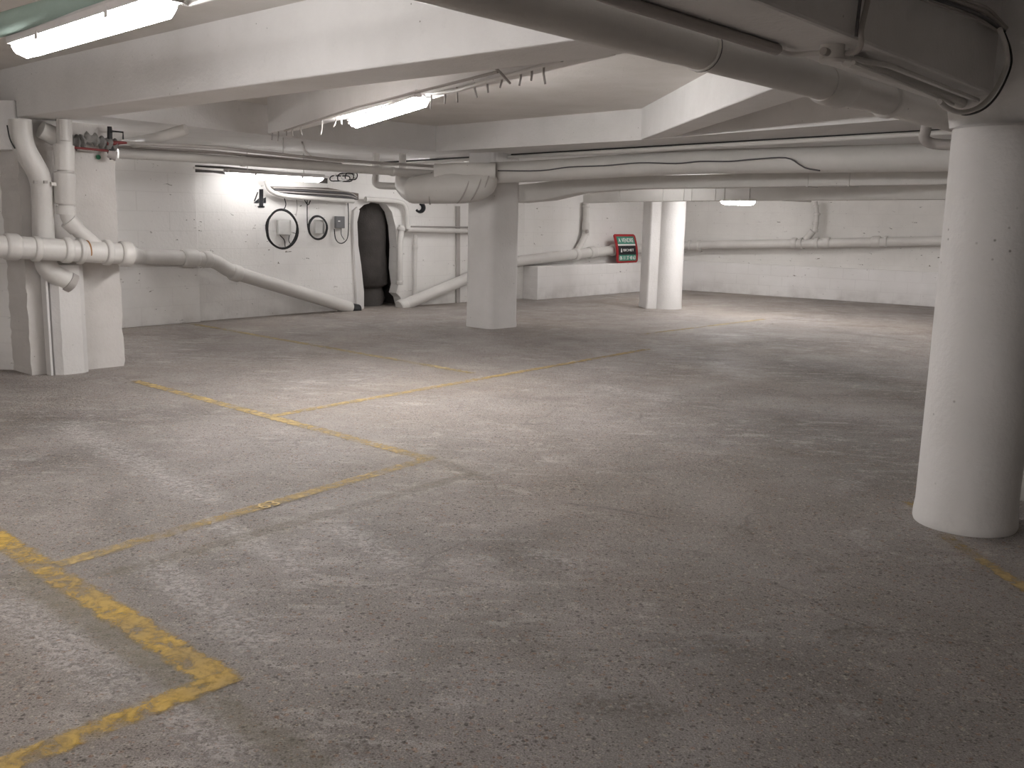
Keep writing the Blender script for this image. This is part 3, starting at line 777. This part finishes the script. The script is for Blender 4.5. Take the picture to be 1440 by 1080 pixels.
# pipes along the left beam
ls = [atz(166, 216, 2.07), atz(260, 221, 2.07), atz(400, 231, 2.07), atz(565, 242, 2.07), atz(615, 245, 2.07)]
pipe_run('supply_pipe', ls, .05, 'thick white pipe running along the ceiling from the left pillar to the fat elbow duct', collars=(.32, .83), cw=.05, cr=1.15, bend=.2)
pipe_run('supply_pipe', [atz(160, 200, 2.15), atz(300, 207, 2.15), atz(470, 225, 2.15), atz(610, 234, 2.17)], .018, 'upper thin pipe above the thick white ceiling pipe at the left', mat=M['dull'], bend=.2, seg=10)
pipe_run('supply_pipe', [atz(164, 206, 2.14), atz(300, 214, 2.14), atz(480, 231, 2.14)], .018, 'middle thin grey pipe tight above the thick white ceiling pipe', mat=M['dull'], bend=.2, seg=10)
pipe_run('cable_conduit', [atpl(272, 236, P0, P1, .1), atpl(330, 240, P0, P1, .1), atpl(470, 250, P0, P1, .1)], .015, 'thin white conduit on the wall just above the wall strip light', bend=.1, seg=8)
pipe_run('cable_conduit', [atz(398, 194, 2.365), atz(398, 217, 2.355)], .008, 'short thin conduit crossing the low ceiling at the left', mat=M['dull'], bend=0, seg=6)
pipe_run('cable_conduit', [atz(425, 200, 2.36), atz(428, 212, 2.36), atz(440, 222, 2.36), atz(480, 226, 2.36)], .012, 'curved thin conduit on the low ceiling left of the cross beam corner', mat=M['dull'], bend=.15, seg=8)
# looped tray pipe under the supply pipes
lp = [D(529, 216, 13.6), D(529, 246, 13.6), D(527, 256, 13.6), D(532, 261, 13.6), D(560, 262, 13.6), D(566, 258, 13.6), D(566, 246, 13.6), D(566, 216, 13.6)]
tag(obj('pipe_bracket', tube_bm(round_corners(lp, .05), .05, 12), M['pipe'], None, 40), 'white u-shaped pipe bracket left of the fat elbow duct', 'bracket')
# coil of wires hung under the ceiling
root = thing('wire_coil', D(480, 250, 14.6), 'tangled loops of black and white wire right of the wall strip light', 'wire')
for k in range(5):
    c = D(478+k*4, 251-k*.8, 14.5); rx = .15-.015*k; rz = .05+.012*(k % 3)
    pts = [c+Vector((rx*math.cos(a), .10*math.sin(a), rz*math.sin(a)+.01*math.sin(3*a))) for a in [2*PI*i/20 for i in range(21)]]
    obj('wire_loop', tube_bm(pts, .009, 6, caps=False), M['black' if k % 2 == 0 else 'white'], root, 50)

# ------------------------------------------------------------------ drains at the left pillar
HP = [pil(-60, 343, .30), pil(0, 346, .30), pil(100, 352, .30), pil(178, 357, .30)]
hb = atpl(196, 361, P0, P1, .21); hb2 = atpl(262, 363, P0, P1, .17)
HPATH = [HP[0], HP[3], hb, hb2, atpl(301, 366, P0, P1, .17), atpl(322, 381, P0, P1, .17), atpl(492, 433, P0, P1, .17)]
root = thing('drain_pipe', HPATH[1], 'main white drain pipe crossing the left pillar and sloping down the back left wall', 'pipe')
Q = round_corners(HPATH, .16)
obj('pipe_body', tube_bm(Q, .098, 24), M['pipe'], root, 40)
for (x, y, wd, cr) in ((16, 347, .10, .112), (50, 350, .05, .108), (93, 352, .06, .112), (112, 353, .04, .114), (150, 355, .05, .114), (176, 357, .09, .116)):
    p = pil(x, y, .30); obj('collar', collar_bm(p, HP[3]-HP[1], cr, wd, 24), M['pipe'], root, 35)
for (x, y, wd, cr, a, b) in ((266, 363, .2, .118, hb, hb2), (331, 384, .12, .116, HPATH[5], HPATH[6]), (290, 365, .10, .112, hb, hb2)):
    p = atpl(x, y, P0, P1, .17); obj('collar', collar_bm(p, b-a, cr, wd, 24), M['pipe'], root, 35)
p = atpl(496, 434.5, P0, P1, .17); t_ = (HPATH[6]-HPATH[5]).normalized()
obj('black_mouth', tube_bm([p-t_*.06, p+t_*.10], [.085, .10], 18), M['black'], root, 40)
# band of rust
p = pil(122, 353, .30); obj('rust_band', tube_bm([p-pt.to_3d()*.006, p+pt.to_3d()*.006], .0995, 24), plain('rust', (.35, .17, .06), .7), root, 40)

# P1 wide soil stack
q = [pil(28, 168, .15), pil(33, 205, .15), pil(56, 250, .15), pil(60, 290, .13), pil(62, 345, .12), pil(68, 378, .12), pil(100, 398, .12)]
root = thing('soil_stack', q[0], 'fat white bent soil pipe running down the left pillar behind the main drain', 'pipe')
obj('pipe_body', tube_bm(smooth_path(q, 6), .092, 22), M['pipe'], root, 40)
for x in (50, 64):
    p = pil(x, 256, .245); obj('bolt', box_bm(p, (.03, .03, .025), .8), M['dull'], root)
p = pil(93, 394, .12); obj('broken_socket', tube_bm([p, p+(q[-1]-q[-2]).normalized()*.06], [.097, .10], 18, wob=.25), M['dull'], root, 50)
# thin black cable beside it
tag(obj('cable', tube_bm(smooth_path([pil(10, 176, .2), pil(14, 195, .2), pil(21, 209, .2)], 5), .006, 6), M['black']), 'short black cable left of the fat soil pipe', 'cable')
# P2 thinner stack with couplings and a 45 degree elbow
q2 = [pil(90, 168, .22), pil(91, 205, .22), pil(93, 300, .22), pil(103, 318, .24), pil(140, 350, .28)]
root = thing('waste_pipe', q2[0], 'thinner white waste pipe with an elbow joining the main drain on the pillar', 'pipe')
obj('pipe_body', tube_bm(round_corners(q2, .1), [.065]*len(round_corners(q2, .1)), 20), M['pipe'], root, 40)
obj('neck', tube_bm([pil(90, 168, .27), pil(91, 198, .27)], .045, 18), M['pipe'], root, 40)
obj('sleeve', tube_bm([pil(90, 204, .22), pil(90.5, 240, .22)], .084, 22), M['pipe'], root, 40)
obj('coupling', tube_bm([pil(90, 242, .22), pil(90, 244, .22), pil(92, 286, .22), pil(92, 288, .22)], [.08, .094, .088, .078], 22), M['pipe'], root, 40)
obj('coupling', tube_bm([pil(93, 290, .22), pil(93, 302, .22)], .082, 22), M['pipe'], root, 40)
obj('coupling', tube_bm([pil(96, 310, .23), pil(108, 322, .24)], [.08, .075], 22), M['pipe'], root, 40)
obj('bolt', box_bm(pil(76, 259, .24), (.05, .03, .03), .8), M['pipe'], root)
# stub between the two
tag(obj('pipe_stub', tube_bm([pil(57, 182, .1), pil(78, 192, .1)], [.075, .085], 18), M['pipe'], None, 40), 'short slanting pipe stub between the two stacks at the pillar top', 'pipe')
# boxed sheet cover down to the floor
root = thing('pipe_cover', pil(96, 528, .08), 'dented white sheet metal casing at the foot of the left pillar', 'casing')
cz = [0, .12, .22, .32, .45, .6, .75, 1.0]
base = pil(95, 522, 0); base.z = 0
bx = base.xy + Vector((pt.y, -pt.x))*.075
bm = bmesh.new(); rings = []
for i, z in enumerate(cz):
    d = [1, 1, .86, 1.05, .9, 1, 1, .98][i]
    rr = []
    for a, b in ((-.155, -.075), (-.155, .03*d), (-.10, .085*d), (.09, .085*d), (.15, .03*d), (.15, -.075)):
        p = bx + pt*a + Vector((pt.y, -pt.x))*b
        rr.append(bm.verts.new((p.x, p.y, z)))
    rings.append(rr)
for a, b in zip(rings, rings[1:]):
    for k in range(6): bm.faces.new((a[k], a[(k+1) % 6], b[(k+1) % 6], b[k]))
bm.faces.new(rings[0]); bm.faces.new(rings[-1])
obj('casing_body', bm, M['column'], root, 40)
fl = bx-pt*.19
obj('side_flange', box_bm((fl.x, fl.y, .46), (.02, .10, .92), math.atan2(pt.y, pt.x)), M['column'], root)
# valve, lagging, green disc at pillar top
vp = [pil(154, 178, .12), pil(155, 214, .12), pil(158, 224, .12)]
root = thing('stop_valve', vp[0], 'black stop valve with a red lever at the top of the left pillar', 'valve')
obj('valve_body', tube_bm(vp, [.02, .028, .024], 12), M['black'], root, 50)
obj('handle', tube_bm([pil(154, 184, .14), pil(173, 186, .14), pil(173, 196, .14)], .008, 8), M['black'], root, 50)
obj('lever', tube_bm([pil(150, 202, .14), pil(160, 201, .14), pil(178, 201, .14)], [.018, .022, .010], 10), M['darkred'], root, 50)
obj('socket', tube_bm([pil(152, 216, .12), pil(164, 220, .15)], [.035, .045], 14), M['dull'], root, 50)
lg = [pil(97, 198, .12), pil(112, 200, .12), pil(128, 196, .12), pil(145, 200, .12), pil(160, 203, .1)]
tag(obj('pipe_lagging', tube_bm(smooth_path(lg, 6), [.045+.02*math.sin(i*1.9) for i in range(25)], 14, wob=.5), paint('grey_lagging', (.26, .25, .24), (.12, .115, .11), specks=.1, bump=.8), None, 60), 'dirty grey lagging wrapped round the pipes at the pillar top', 'lagging')
tag(obj('supply_pipe', tube_bm([pil(98, 207, .16), pil(130, 210, .16), pil(152, 212, .16)], .011, 8), M['darkred'], None, 50), 'thin dark red pipe below the grey lagging on the pillar', 'pipe')
g_ = pil(138, 221, .012); tag(obj('marker_disc', tube_bm([g_, g_+Vector((pt.y, -pt.x, 0))*.008], .022, 18), M['dot'], None, 40), 'small round green disc on the left pillar', 'disc')
# grey pipe in the shade behind, reaching from the pillar top to the beam
pipe_run('supply_pipe', [atz(176, 203, 2.18), atz(215, 196, 2.2), atz(262, 182, 2.3)], .055, 'shaded grey pipe stub behind the stop valve', bend=.2, mat=M['pipe'], seg=14)

# ------------------------------------------------------------------ back left wall: number, boxes, coils
WL = lambda x, y, o=.01: atpl(x, y, P0, P1, o)
def wall_shape(name, polys, mat, label, cat, off=.004, thick=.004, pl=(P0, P1), kind='thing'):
    t = Vector((pl[1][0]-pl[0][0], pl[1][1]-pl[0][1], 0)).normalized(); n = Vector((t.y, -t.x, 0))
    bm = bmesh.new()
    for poly in polys:
        f = bm.faces.new([bm.verts.new(atpl(x, y, *pl, off)) for x, y in poly])
        r = bmesh.ops.extrude_face_region(bm, geom=[f])
        for v in r['geom']:
            if isinstance(v, bmesh.types.BMVert): v.co += n*thick
    return tag(obj(name, bm, mat), label, cat, None, kind)
wall_shape('stencil_number', [[(364.5, 266), (370, 266), (370, 291.5), (364.5, 291.5)], [(356.5, 285.5), (363.8, 279), (363.8, 285.5)], [(370.5, 279), (373.8, 277.5), (373.8, 285.5), (370.5, 285.5)], [(363, 289.5), (371.8, 289.5), (371.8, 292), (363, 292)], [(357, 283), (361.8, 270), (363, 270.5), (358.5, 283)]], M['blk'], 'black stencilled number 4 on the back left wall', 'number')
WN = lambda x, y, o=.01: atpl(x, y, P1, P2, o)
arc = [(590 + 5.2*math.cos(a), 292 + 5.8*math.sin(a)*1.0) for a in [math.radians(d) for d in range(-85, 150, 18)]]
bm = tube_bm([WN(x, y, .008) for x, y in arc], [.02+.022*math.sin(PI*min(1, i/(len(arc)-1)*1.05+.12)) for i in range(len(arc))], 8)
tag(obj('stencil_number', bm, M['blk']), 'black stencilled number 5 half hidden under the fat elbow duct', 'number', None, 'thing')
bm = bmesh.new()
wall_shape('painted_shadow_gap', [[(270, 232), (320, 234.5), (460, 249), (460, 258), (330, 247), (300, 243), (270, 242)]], M['dark_grey'], 'flat dark strip painted as the shaded recess above the wall strip light', 'recess', .002, .01)  # shade of the gap painted as a flat dark strip
# cable ledge with bundle
wall_shape('cable_recess', [[(376, 262), (460, 264), (503, 272), (503, 281), (460, 279), (392, 276)]], paint('brown_channel', (.20, .17, .15), (.11, .09, .08), specks=.1), 'brown cable channel above the wiring boxes', 'cable channel', .002, .02)  # flat band coloured dark brown
for k in range(4):
    pts = [WL(384+k*2, 264+k*2.6, .05), WL(420, 265+k*3.0, .05), WL(455, 267+k*2.9, .05), WL(490, 270+k*2.6, .05), WL(502, 277+k, .05)]
    tag(obj('cable', tube_bm(smooth_path(pts, 5), .011, 6, wob=.2), M['cable' if k % 2 else 'dull']), ['topmost grey', 'second black', 'third grey', 'lowest black'][k]+' cable of the bundle in the wall channel', 'cable')
pipe_run('supply_pipe', [WL(374, 254, .1), WL(378, 268, .1), WL(396, 275.5, .1), WL(440, 279, .1), WL(497, 283, .1)], .034, 'white pipe under the wall cable channel', bend=.25, seg=14)
pipe_run('supply_pipe', [WN(514, 280, .12), WN(562, 283, .12), WN(572, 290, .12), WN(573, 322, .12)], .042, 'white pipe bending down at the right of the dark niche', bend=.25, seg=14)
def wbox(x, y, w_, h_, d_, mat, label, lid=True):
    c = WL(x, y, d_/2); rz = math.atan2(P1[1]-P0[1], P1[0]-P0[0])
    root = thing('wiring_box', c, label, 'wiring box')
    obj('box_body', box_bm(c, (w_, d_, h_), rz, .006), mat, root)
    c2 = WL(x, y, d_+.006); obj('lid', box_bm(c2, (w_*.94, .014, h_*.94), rz, .004), mat, root)
    return root
wbox(399, 320, .215, .22, .07, M['box'], 'larger white wiring box inside the big black cable coil')
wbox(449, 319, .17, .21, .07, M['box'], 'narrower white wiring box inside the small black cable coil')
rb = wbox(477.5, 312.5, .15, .185, .08, M['greybox'], 'dark grey wiring box nearest the dark niche')
c = WL(477, 311, .105); obj('sticker', box_bm(c, (.04, .004, .018), math.atan2(P1[1]-P0[1], P1[0]-P0[0])), M['white'], rb)
def coil(cx, cy, rx, ry, n, label, off=.11):
    bm = bmesh.new()
    for k in range(n):
        kx = rx*(1+random.uniform(-.045, .045)); ky = ry*(1+random.uniform(-.04, .04)); ox = random.uniform(-.6, .6); oy = random.uniform(-.4, .8)
        pts = []
        for i in range(37):
            a = 2*PI*i/36
            q_ = 1+.04*math.cos(3*a+k)
            pts.append(WL(cx+ox+kx*q_*math.cos(a), cy+oy+ky*(1+.03*math.sin(2*a))*math.sin(a), off+.008*math.sin(5*a+k)))
        tube(bm, pts, .009, 6, caps=False)
    return tag(obj('cable_coil', bm, M['black'], None, 60), label, 'cable coil')
coil(396.5, 322, 21.5, 27, 7, 'big black cable coil hanging round the larger wiring box')
coil(447, 320, 13, 16.5, 7, 'small black cable coil hanging round the narrower wiring box')
def wcable(pts, label, r=.008, off=.06, mat='black'):
    return tag(obj('cable', tube_bm(smooth_path([WL(x, y, off) for x, y in pts], 6), r, 6), M[mat], None, 60), label, 'cable')
wcable([(400, 279), (402, 287), (400, 293), (396, 296)], 'short black cable from the channel down to the big coil')
wcable([(432, 281), (432, 300), (432.5, 318), (435, 328)], 'black cable from the channel down to the small coil')
wcable([(427, 279), (433, 288), (437, 281), (439, 279)], 'short forked black cable above the small coil')
wcable([(489, 282), (490, 300), (489.5, 330), (485, 340), (478, 342), (472, 336), (470, 322)], 'black cable looping under the dark grey wiring box')
wcable([(480, 321), (480, 330), (484, 337)], 'short black cable at the underside of the dark grey wiring box', .006)
wcable([(417, 281), (418, 292), (416, 304)], 'thin brown cable tail between the two coils', .006, .03, 'dull')
wcable([(394, 331), (400, 338), (401, 347)], 'thin cable tail under the larger wiring box, left one', .007)
wcable([(407, 331), (406, 338), (409, 344)], 'thin cable tail under the larger wiring box, right one', .006)
# small holes in the wall by the pillar
wall_shape('wall_hole', [[(168, 408), (173, 407), (174, 411), (169, 412)]], M['dark'], 'left one of two small black holes low in the wall by the pillar', 'hole', .001, .002)
wall_shape('wall_hole', [[(176, 413), (184, 412.5), (187, 415), (180, 416.5), (177, 415.5)]], M['dark'], 'right one of two small black holes low in the wall by the pillar', 'hole', .001, .002)
# shallow vertical pilaster strip in the back left wall
qa = WL(150, 300, 0); qb = WL(271, 300, 0); qm = (qa+qb)/2; qm.z = 1.185
struct(obj('trim_2', box_bm(qm, ((qb-qa).xy.length, .20, 2.37), math.atan2(P1[1]-P0[1], P1[0]-P0[0]), .006), M['wall']))
# jagged jamb at the niche
bm = bmesh.new()
edge = [(495, 296), (500, 291), (503, 296), (499.5, 312), (501, 345), (505, 372), (509, 410), (509, 434), (500, 434), (496, 360), (494, 320)]
wall_shape('wall_jamb', [edge], M['column'], 'ragged plastered jamb on the left edge of the dark niche', 'jamb', .002, .05)

# ------------------------------------------------------------------ right of the niche
pipe_run('downpipe', [WN(565, 317, .12), WN(562, 345, .12), WN(562, 400, .12)], .05, 'white downpipe on the right edge of the dark niche', collars=(.06, .97), cw=.05, bend=.1)
pipe_run('downpipe', [WN(584, 330, .1), WN(583, 425, .1)], .036, 'thinner white downpipe right of the niche downpipe', collars=(.18,), cw=.06, bend=0, seg=14)
pipe_run('wall_pipe', [WN(572, 323, .1), WN(655, 325, .1), WN(690, 326, .1)], .042, 'short horizontal white pipe on the wall left of the middle column', bend=0)
pipe_run('wall_pipe', [WN(578, 318.5, .04), WN(690, 320, .04)], .012, 'thin rusty pipe above the horizontal wall pipe', mat=M['steel'], bend=0, seg=8)
wall_shape('vertical_strip', [[(640.5, 290), (645.5, 290), (645.5, 426), (640.5, 427)]], M['dull'], 'grey vertical wall strip left of the middle column', 'strip', .002, .03, (P1, P2))
# sloping drain rising to the right
OW = .17
r0 = WN(563, 431, OW); r1 = WN(657, 392, OW); 
m0 = atpl(745, 365, P2, P3, .12); m1 = atpl(803, 358, P2, P3, .12); m2 = atpl(868, 351.5, P2, P3, .12); m3 = atpl(903, 349.5, P2, P3, .12)
pb2 = atpl(925, 347.5, P2, P3, .26)
wr0 = atpl(962, 345, P3, P4, .24); wr1 = atpl(1145, 342, P3, P4, .24); wr2 = atpl(1335, 338.5, P3, P4, .24); wr3 = atpl(1440, 336, P3, P4, .24)
W = [r0, r1, WN(700, 372, OW), m0, m1, m2, m3]
root = thing('drain_pipe', r1, 'white drain pipe rising from the floor by the niche along the wall behind the sign', 'pipe')
obj('pipe_body', tube_bm(round_corners(W, .2), .098, 22), M['pipe'], root, 40)
def wc(x, y, pl, off, wd, cr=.118, roots=None, d=None):
    p = atpl(x, y, *pl, off); obj('collar', collar_bm(p, d, cr, wd, 22), M['pipe'], roots, 35)
dd = m3-m0
wc(809, 358, (P2, P3), .12, .10, .12, root, dd); wc(832, 355, (P2, P3), .12, .18, .118, root, dd); wc(862, 352, (P2, P3), .12, .10, .12, root, dd)
wc(566, 430, (P1, P2), OW, .12, .112, root, r1-r0)
# branch
br_ = [atpl(824, 284, P2, P3, .1), atpl(823.5, 330, P2, P3, .1), atpl(812, 353, P2, P3, .12)]
obj('branch', tube_bm(round_corners(br_, .12), .062, 18), M['pipe'], root, 40)
for x, y, wd in ((824, 290, .05), (823.5, 318, .14), (823.5, 329, .05)):
    obj('branch_collar', collar_bm(atpl(x, y, P2, P3, .1), (0, 0, 1), .076, wd, 18), M['pipe'], root, 35)
obj('cleanout_cap', tube_bm([atpl(824, 326, P2, P3, .16), atpl(827, 325, P2, P3, .21)], [.04, .035], 14), M['dull'], root, 40)

W = [wr0, wr1, wr2, wr3]
root = thing('drain_pipe', wr0, 'long white drain pipe along the far right wall above the ledge', 'pipe')
obj('pipe_body', tube_bm([atpl(950, 345, P3, P4, .24)]+W, .092, 22), M['pipe'], root, 40)
dd = wr2-wr0
for x, y, wd in ((970, 345, .06), (983, 345, .07), (1117, 342, .10), (1127, 342, .04), (1149, 341.5, .06), (1163, 341, .10), (1232, 340, .14), (1246, 340, .05)):
    wc(x, y, (P3, P4), .24, wd, .112, root, dd)
br_ = [atpl(1146, 284, P3, P4, .2), atpl(1149, 300, P3, P4, .2), atpl(1147, 322, P3, P4, .2), atpl(1133, 339, P3, P4, .24)]
obj('branch', tube_bm(round_corners(br_, .12), .052, 18), M['pipe'], root, 40)
for x, y, wd in ((1147.5, 290, .04), (1149, 301, .04), (1147, 314, .05), (1146, 324, .06)):
    obj('branch_collar', collar_bm(atpl(x, y, P3, P4, .2), (0, 0, 1), .064, wd, 18), M['pipe'], root, 35)
obj('bare_branch', tube_bm([atpl(1133, 337, P3, P4, .24), atpl(1143, 325, P3, P4, .24)], .07, 18), M['pipe'], root, 40)

# ------------------------------------------------------------------ sale sign leaning on the wall pipe
base_l = atpl(866, 374.5, (.44, 17.89), (2.75, 20.69), -.05); base_r = atpl(895.5, 373, (.44, 17.89), (2.75, 20.69), -.05)
zt = .635
A0 = Vector((base_l.x, base_l.y, zt)); B0_ = Vector((base_r.x, base_r.y, zt))
u = (B0_-A0); wS = u.length; u.normalize(); nS = Vector((u.y, -u.x, 0))
hS = .60; sh = -.105
def SP(a, b, o=0.0):
    """a across 0..1, b up 0..1; the sheet is skewed and slightly bowed"""
    lean = .04*b
    return A0 + u*(a*wS + sh*b - .03*math.sin(PI*b)*0 + .018*math.sin(PI*b)) + Vector((0, 0, hS*b)) - nS*lean + nS*(o+.025*math.sin(PI*b))
def sheet(a0, a1, b0, b1, o, th, nb=10, rnd=0):
    bm = bmesh.new(); fr, bk = [], []
    for i in range(nb+1):
        b = b0+(b1-b0)*i/nb
        ins = rnd*max(0, 1-min(b-b0, b1-b)/(rnd*1.0))**2 if rnd else 0
        fr.append((bm.verts.new(SP(a0+ins, b, o+th)), bm.verts.new(SP(a1-ins, b, o+th))))
        bk.append((bm.verts.new(SP(a0+ins, b, o)), bm.verts.new(SP(a1-ins, b, o))))
    for i in range(nb):
        bm.faces.new((fr[i][0], fr[i][1], fr[i+1][1], fr[i+1][0])); bm.faces.new((bk[i][1], bk[i][0], bk[i+1][0], bk[i+1][1]))
        for k in (0, 1): bm.faces.new((fr[i][k], fr[i+1][k], bk[i+1][k], bk[i][k]))
    for i in (0, nb): bm.faces.new((fr[i][0], fr[i][1], bk[i][1], bk[i][0]))
    return bm
root = thing('sale_sign', A0, 'red framed green and black for-sale sign standing on the low ledge', 'sign')
obj('frame', sheet(0, 1, 0, 1, 0, .02, 24, .07), M['red'], root, 60)
obj('top_panel', sheet(.085, .90, .66, .92, .021, .003), M['green'], root)
obj('white_band', sheet(.085, .90, .60, .66, .021, .0035), M['white'], root)
obj('middle_panel', sheet(.085, .90, .28, .60, .021, .003), M['blk'], root)
obj('bottom_panel', sheet(.085, .90, .07, .28, .021, .003), M['green'], root)
def sign_text(txt, a, b, wf, hf, name):
    o = text_mesh(name, txt, 1.0, M['white'], .004, .012)
    xs_ = [v.co.x for v in o.data.vertices]; ys_ = [v.co.y for v in o.data.vertices]
    cx, cy = (min(xs_)+max(xs_))/2, (min(ys_)+max(ys_))/2; kx = wf*wS/(max(xs_)-min(xs_)); ky = hf*hS/(max(ys_)-min(ys_))
    e2 = (SP(a, b+.05)-SP(a, b-.05)).normalized(); e3 = u.cross(e2).normalized(); c0 = SP(a, b, .026)
    for v in o.data.vertices:
        v.co = c0 + u*((v.co.x-cx)*kx) + e2*((v.co.y-cy)*ky) + e3*v.co.z*.5
    o.parent = root; o.matrix_parent_inverse = root.matrix_basis.inverted()
    return o
sign_text('A VENDRE', .49, .79, .70, .155, 'lettering')
sign_text('BICHET', .55, .445, .50, .09, 'lettering')
sign_text('06 11 37 48 63', .495, .175, .74, .135, 'lettering')
hb_ = SP(.2, .44, .028)
obj('logo', tube_bm([hb_+Vector((0, 0, -.04)), hb_+Vector((0, 0, .0)), hb_+Vector((0, 0, .04))], [.022, .018, .006], 5), M['white'], root)
